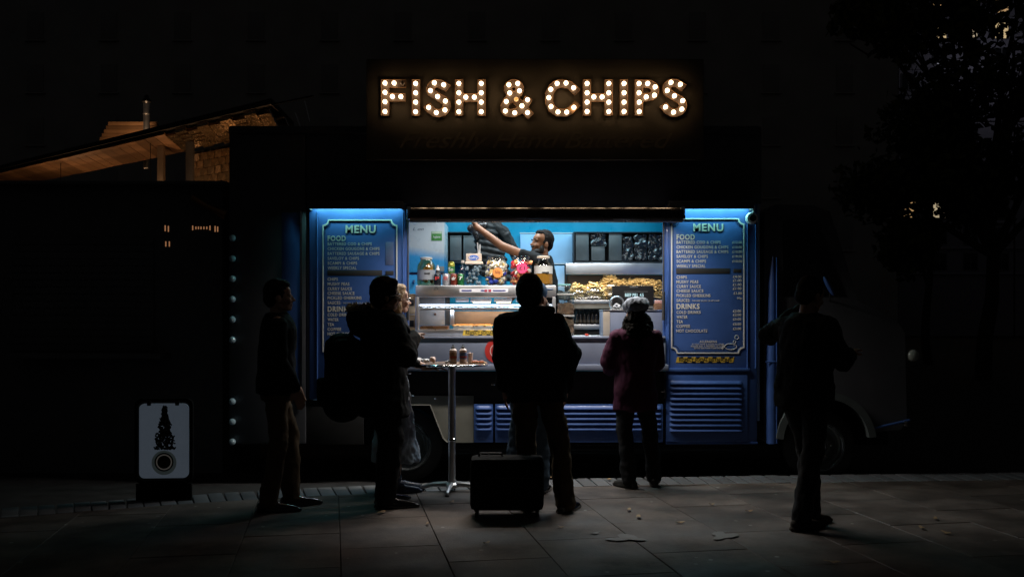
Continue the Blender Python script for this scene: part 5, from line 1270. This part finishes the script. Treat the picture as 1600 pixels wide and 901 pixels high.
# man in the hooded parka with a rucksack
f = Fig('man in black parka with fur trimmed hood and rucksack at the table', 597, 7.75, -62, 1.77)
f.pose([(-.1, .06, 14), (.1, .0, -20)], [((-.3, .04, 1.17), (-.1, .22, 1.27), (.6, .8, .3), DN), ((.33, .06, 1.18), (.07, .22, 1.3), (-.6, .8, .3), DN)], (0, .02), (-8, 0, 0))
f.shoes(M_shoe, .05); f.trousers(blk, .1, .082, .085); f.top(dark, .7, .23, .17, .035, .075, name='parka', wr=.016, flare=.02); f.hair(M_hairb, [((0, -.02, .135), (.096, .112, .122)), ((0, -.06, .075), (.085, .066, .095)), ((0, .03, .19), (.075, .07, .05))])
mb = MB().ell((0, -.17, 1.43), (.16, .1, .12)).ell((0, -.12, 1.5), (.13, .08, .06)); f.put('hood', mb, dark, .01, 3, .014, 12.)
mb = MB(); r_ = random.Random(2)
for k in range(60):
    a = R(180 + 180 * k / 59); p = Vector((.15 * math.cos(a), -.15 + .1 * math.sin(a), 1.53 + .02 * math.cos(a * 2)))
    for q in range(4):
        d = Vector((math.cos(a), math.sin(a), r_.uniform(-.3, 1))) + Vector((r_.gauss(0, .4), r_.gauss(0, .4), r_.gauss(0, .4))); mb.tube([p, p + d.normalized() * r_.uniform(.02, .045)], [.009, .001], 5)
f.raw('fur_trim', mb, mat('pale fur', (.4, .33, .24), .9))
mb = MB().cap((-.11, -.235, 1.46), (-.04, -.25, 1.49), .02, .018); f.put('hood_lining', mb, cloth('dark red lining', (.2, .02, .03)), .007, 2)
def glasses(f):
    mb = MB()
    for q in (-1, 1):
        c = Vector((q * .033, .098, .094)); ring_ = [f.hM @ (c + Vector((.022 * math.cos(a), 0, .018 * math.sin(a)))) for a in [2 * math.pi * k / 16 for k in range(17)]]; mb.tube(ring_, .0022, 6); mb.tube([f.hM @ (c + Vector((q * .022, 0, .004))), f.hM @ Vector((q * .077, .06, .1)), f.hM @ Vector((q * .083, -.02, .092))], .0022, 6)
    mb.tube([f.hM @ Vector((-.012, .1, .098)), f.hM @ Vector((.012, .1, .098))], .0022, 6)
    return f.raw('glasses', mb, M_chrome)
glasses(f)
RK = thing('rucksack', f.M @ Vector((0, -.3, .8)), 'bulky black rucksack on the back of the man in the parka', 'rucksack')
def fit(f, T, name, mb, m, vox=.011, sm=3, wr=.01): mb.xf(f.M); me = voxmesh(mb, vox, sm, wr, 10., 3); me.materials.append(m); return place(name, me, T)
fit(f, RK, 'bag_body', MB().box(-.2, .2, -.42, -.2, .72, 1.3, .07).ell((0, -.32, .8), (.21, .14, .14)).ell((0, -.32, 1.22), (.2, .12, .12)), M_case)
fit(f, RK, 'front_pocket', MB().box(-.15, .15, -.48, -.4, .78, 1.0, .03), M_case, .01, 2, .006)
for q in (-.12, .12): fit(f, RK, 'strap', MB().tube([(q, -.22, 1.3), (q, -.12, 1.5), (q, .03, 1.5), (q * 1.1, .16, 1.36), (q * 1.2, .17, 1.15)], .022, 8), M_case, .01, 2, 0)

# blonde woman beyond him
f = Fig('blonde woman in long pale skirt half hidden behind the man in the parka', 615, 8.38, -74, 1.75, skin=M_skin2)
f.pose([(-.08, .04, 5), (.08, .0, -5)], [((-.21, .05, 1.13), (-.16, .26, 1.05), (0, 1, 0), DN), ((.21, .05, 1.13), (.16, .26, 1.05), (0, 1, 0), DN)], (0, .02), (4, 0, 0))
f.shoes(mat('dark blue flats', (.02, .03, .06), .4), .03)
mb = MB().ring([oval(.28 - .02, .0, .02, .2, .21, 28, 2), oval(.5, 0, .01, .18, .17, 28, 2), oval(.8, 0, 0, .175, .14, 28, 2), oval(1.05, 0, 0, .14, .105, 28, 2)])
f.put('skirt', mb, cloth('pale blue grey skirt', (.42, .46, .52)), .01, 2, .016, 16.)
f.top(dark, .98, .16, .12, -.012, .048, name='jacket')
f.hair(M_blond, [((0, -.02, .135), (.085, .1, .103)), ((0, -.075, .06), (.07, .05, .11)), ((0, -.085, -.05), (.06, .04, .1)), ((0, .02, .19), (.066, .06, .04)), ((.065, -.02, .03), (.022, .05, .09)), ((-.065, -.02, .03), (.022, .05, .09))])
glasses(f)

# man in the long coat in the middle, back to the camera
f = Fig('man in long black coat seen from behind in the middle of the queue', 838, 7.5, 3, 1.78)
f.pose([(-.05, .1, 2), (.215, .0, -38)], [((-.255, .0, 1.17), (-.23, .07, .92), (0, .15, -1), (1, 0, 0)), ((.255, .02, 1.17), (.23, .1, .92), (0, .2, -1), (-1, 0, 0))], (-.05, .0), (-6, -3, 0), knee=.03)
f.shoes(M_shoe, .02); f.trousers(khaki, .105, .085, .082, wr=.016); f.top(dark, .83, .215, .16, .022, .07, wr=.014, flare=.012, waist=.21); f.hair(M_hairb, [((0, -.02, .13), (.104, .115, .125)), ((0, -.05, .07), (.095, .075, .09)), ((0, -.055, .03), (.06, .045, .05))])
mb = MB(); mb.tube([(.13 * math.cos(a) * .8, -.02 + .1 * math.sin(a), 1.5) for a in [2 * math.pi * k / 20 for k in range(21)]], .035, 8); f.put('collar', mb, dark, .01, 3, .006, 12.)

# person in the blue cap hidden in front of him
f = Fig('person in blue cap and jeans mostly hidden by the man in the long coat', 830, 8.28, -22, 1.76)
f.pose([(-.16, -.02, 8), (.06, .04, -8)], [((-.2, .1, 1.14), (-.1, .3, 1.15), (.3, 1, 0), DN), ((.2, .1, 1.14), (.1, .3, 1.15), (-.3, 1, 0), DN)], (.04, .02), (-18, 2, 0))
f.shoes(M_shoe, .0); f.trousers(jeans, .09, .075, .08); f.top(dark, .9, .18, .14, .0, .055, name='jacket'); f.hair(M_hairb, SHORT[:2])
mb = MB(); h = MB().ell((0, -.01, .15), (.092, .108, .09)); h.xf(f.hM); mb.add(h.v, h.f); h = MB().ell((0, .12, .165), (.075, .075, .009)); h.xf(f.hM); mb.add(h.v, h.f)
f.put('cap', mb, cloth('blue cap cotton', (.07, .14, .26)), .007, 2)
mb = MB(); h = MB().ell((0, .085, .03), (.058, .045, .045)); h.xf(f.hM); mb.add(h.v, h.f); f.put('face_mask', mb, cloth('white mask', (.5, .5, .52)), .007, 2)

# woman in the grey flat cap
f = Fig('woman in grey flat cap, purple jacket and black trousers at the counter', 992, 8.58, 10, 1.62, skin=M_skin2)
f.pose([(-.06, -.02, 34), (.2, .03, -14)], [((-.24, .06, 1.16), (-.17, .24, 1.08), (.2, 1, 0), DN), ((.24, .06, 1.16), (.17, .24, 1.08), (-.2, 1, 0), DN)], (0, .0), (6, 4, 0), knee=.03)
f.shoes(mat('black suede boot', (.018, .016, .014), .6), .0, .05); f.trousers(blk, .105, .082, .078, wr=.014)
f.top(cloth('purple quilted jacket', (.06, .016, .036)), .72, .205, .15, .02, .065, name='jacket', wr=.014)
f.hair(M_hairb, [((0, -.02, .12), (.084, .098, .1)), ((0, -.075, .03), (.1, .055, .13)), ((0, -.11, -.1), (.13, .055, .15)), ((-.09, -.05, -.06), (.055, .06, .15)), ((.1, -.05, -.05), (.065, .065, .14)), ((-.02, -.13, -.2), (.09, .045, .12))], wr=.012)
mb = MB()
for c, r, e in (((0, -.02, .172), (.126, .132, .082), 16), ((0, -.02, .15), (.1, .112, .05), 8), ((0, .115, .155), (.07, .05, .012), 0)):
    h = MB().ell(c, r, Matrix.Rotation(R(-e), 3, 'X'), 20, 12); h.xf(f.hM); mb.add(h.v, h.f)
f.put('flat_cap', mb, mat('grey tweed', (.21, .24, .29), .85, 0, .35, 40, .4, 200), .008, 2, .01, 22.)

# person walking at the right, phone raised
f = Fig('dark dressed person with raised arm walking past the truck cab', 1257, 6.98, -58, 1.76)
f.pose([(-.03, .1, 0), (.06, -.1, -4)], [((-.36, .04, 1.34), (-.2, .2, 1.52), (.5, .3, .8), (0, 0, 1)), ((.28, .06, 1.18), (.16, .26, 1.2), (-.2, 1, .4), DN)], (0, .03), (0, -12, 0))
f.shoes(cloth('dark suede shoe', (.04, .032, .026)), .02); f.trousers(blk, .1, .08, .075); f.top(dark, .84, .215, .16, .02, .066, wr=.014); f.hair(M_hairb, SHORT)
w = f.M @ Vector((-.13, .28, 1.62)); ph = thing('mobile_phone', w, 'dark mobile phone held up by the walking person', 'phone')
mb = MB().box(-.17, -.095, .245, .253, 1.53, 1.68, .004); mb.xf(f.M); mb.build('phone_body', M_black, ph); mb = MB().box(-.166, -.099, .2425, .2445, 1.535, 1.675, .0005); mb.xf(f.M); mb.build('phone_screen', M_dk, ph)

# the server inside the truck, reaching up
f = Fig('bearded server in dark t-shirt reaching up inside the truck', 856, 9.8, 80, 1.8, .53, mat('tanned skin', (.2, .09, .045), .5, var=.08, scale=20, spec=.3))
f.pose([(-.1, 0, 0), (.1, 0, 0)], [((-.16, .42, 1.585), (-.12, .68, 1.78), (0, .5, 1), (0, 1, -.3)), ((.2, .3, 1.2), (.1, .42, 1.05), (0, 1, -.3), DN)], (0, .06), (34, 9, 0), arm=1.25)
f.shoes(M_shoe); f.trousers(blk); f.top(cloth('black t-shirt', (.007, .009, .01)), .86, .17, .125, .0, .062, name='t_shirt', cut=.42); 
f.hair(M_hairb, [((0, -.024, .138), (.08, .095, .099)), ((0, -.06, .095), (.07, .052, .07)), ((0, .03, .188), (.058, .05, .034)), ((.07, .0, .1), (.012, .02, .04)), ((-.07, .0, .1), (.012, .02, .04))], .007)
mb = MB()
for c, r in (((0, .072, -.002), (.042, .036, .026)), ((.038, .052, .006), (.03, .036, .028)), ((-.038, .052, .006), (.03, .036, .028)), ((.058, .02, .032), (.02, .026, .042)), ((-.058, .02, .032), (.02, .026, .042)), ((0, .099, .046), (.032, .014, .008))):
    h = MB().ell(c, r); h.xf(f.hM); mb.add(h.v, h.f)
f.put('beard', mb, mat('dark stubble', (.006, .005, .004), .7, bump=.5, bscale=200), .006, 1, .002, 40.)
mb = MB()
for q in (-1, 1): mb.tube([f.hM @ Vector((q * .015, .099, .113)), f.hM @ Vector((q * .032, .1, .119)), f.hM @ Vector((q * .052, .088, .113))], .005, 6)
f.raw('eyebrows', mb, M_hairb)
# the padded black jacket he is hanging up
JK = thing('padded_jacket', P(762, 425, 10.1), 'black padded jacket held up by the server', 'jacket')
M_puff = mat('black padded nylon', (.009, .012, .013), .5, 0, .15, 10, .1, 60, .25)
mb = MB()
for k in range(9):
    t = k / 8; c = P(757 + 17 * t, 352 + t * 78, 10.12); w = (.13 + .07 * t); mb.ell(c, (w, .07, .047), Matrix.Rotation(R(12), 3, 'Y'))
me = voxmesh(mb, .01, 1, .008, 14., 3); me.materials.append(M_puff); place('padded_body', me, JK)
mb = MB().chain([P(768, 345, 10.16), P(787, 366, 10.17), P(806, 398, 10.2)], [.07, .075, .06]); me = voxmesh(mb, .01, 2, .014, 12., 5); me.materials.append(M_puff); place('jacket_sleeve', me, JK)
mb = MB().chain([P(757, 352, 10.08), P(738, 356, 10.08), P(745, 372, 10.08)], [.045, .05, .03]); me = voxmesh(mb, .01, 1, .012, 16., 6); me.materials.append(mat('black jacket lining', (.015, .015, .016), .3)); place('jacket_hood', me, JK)
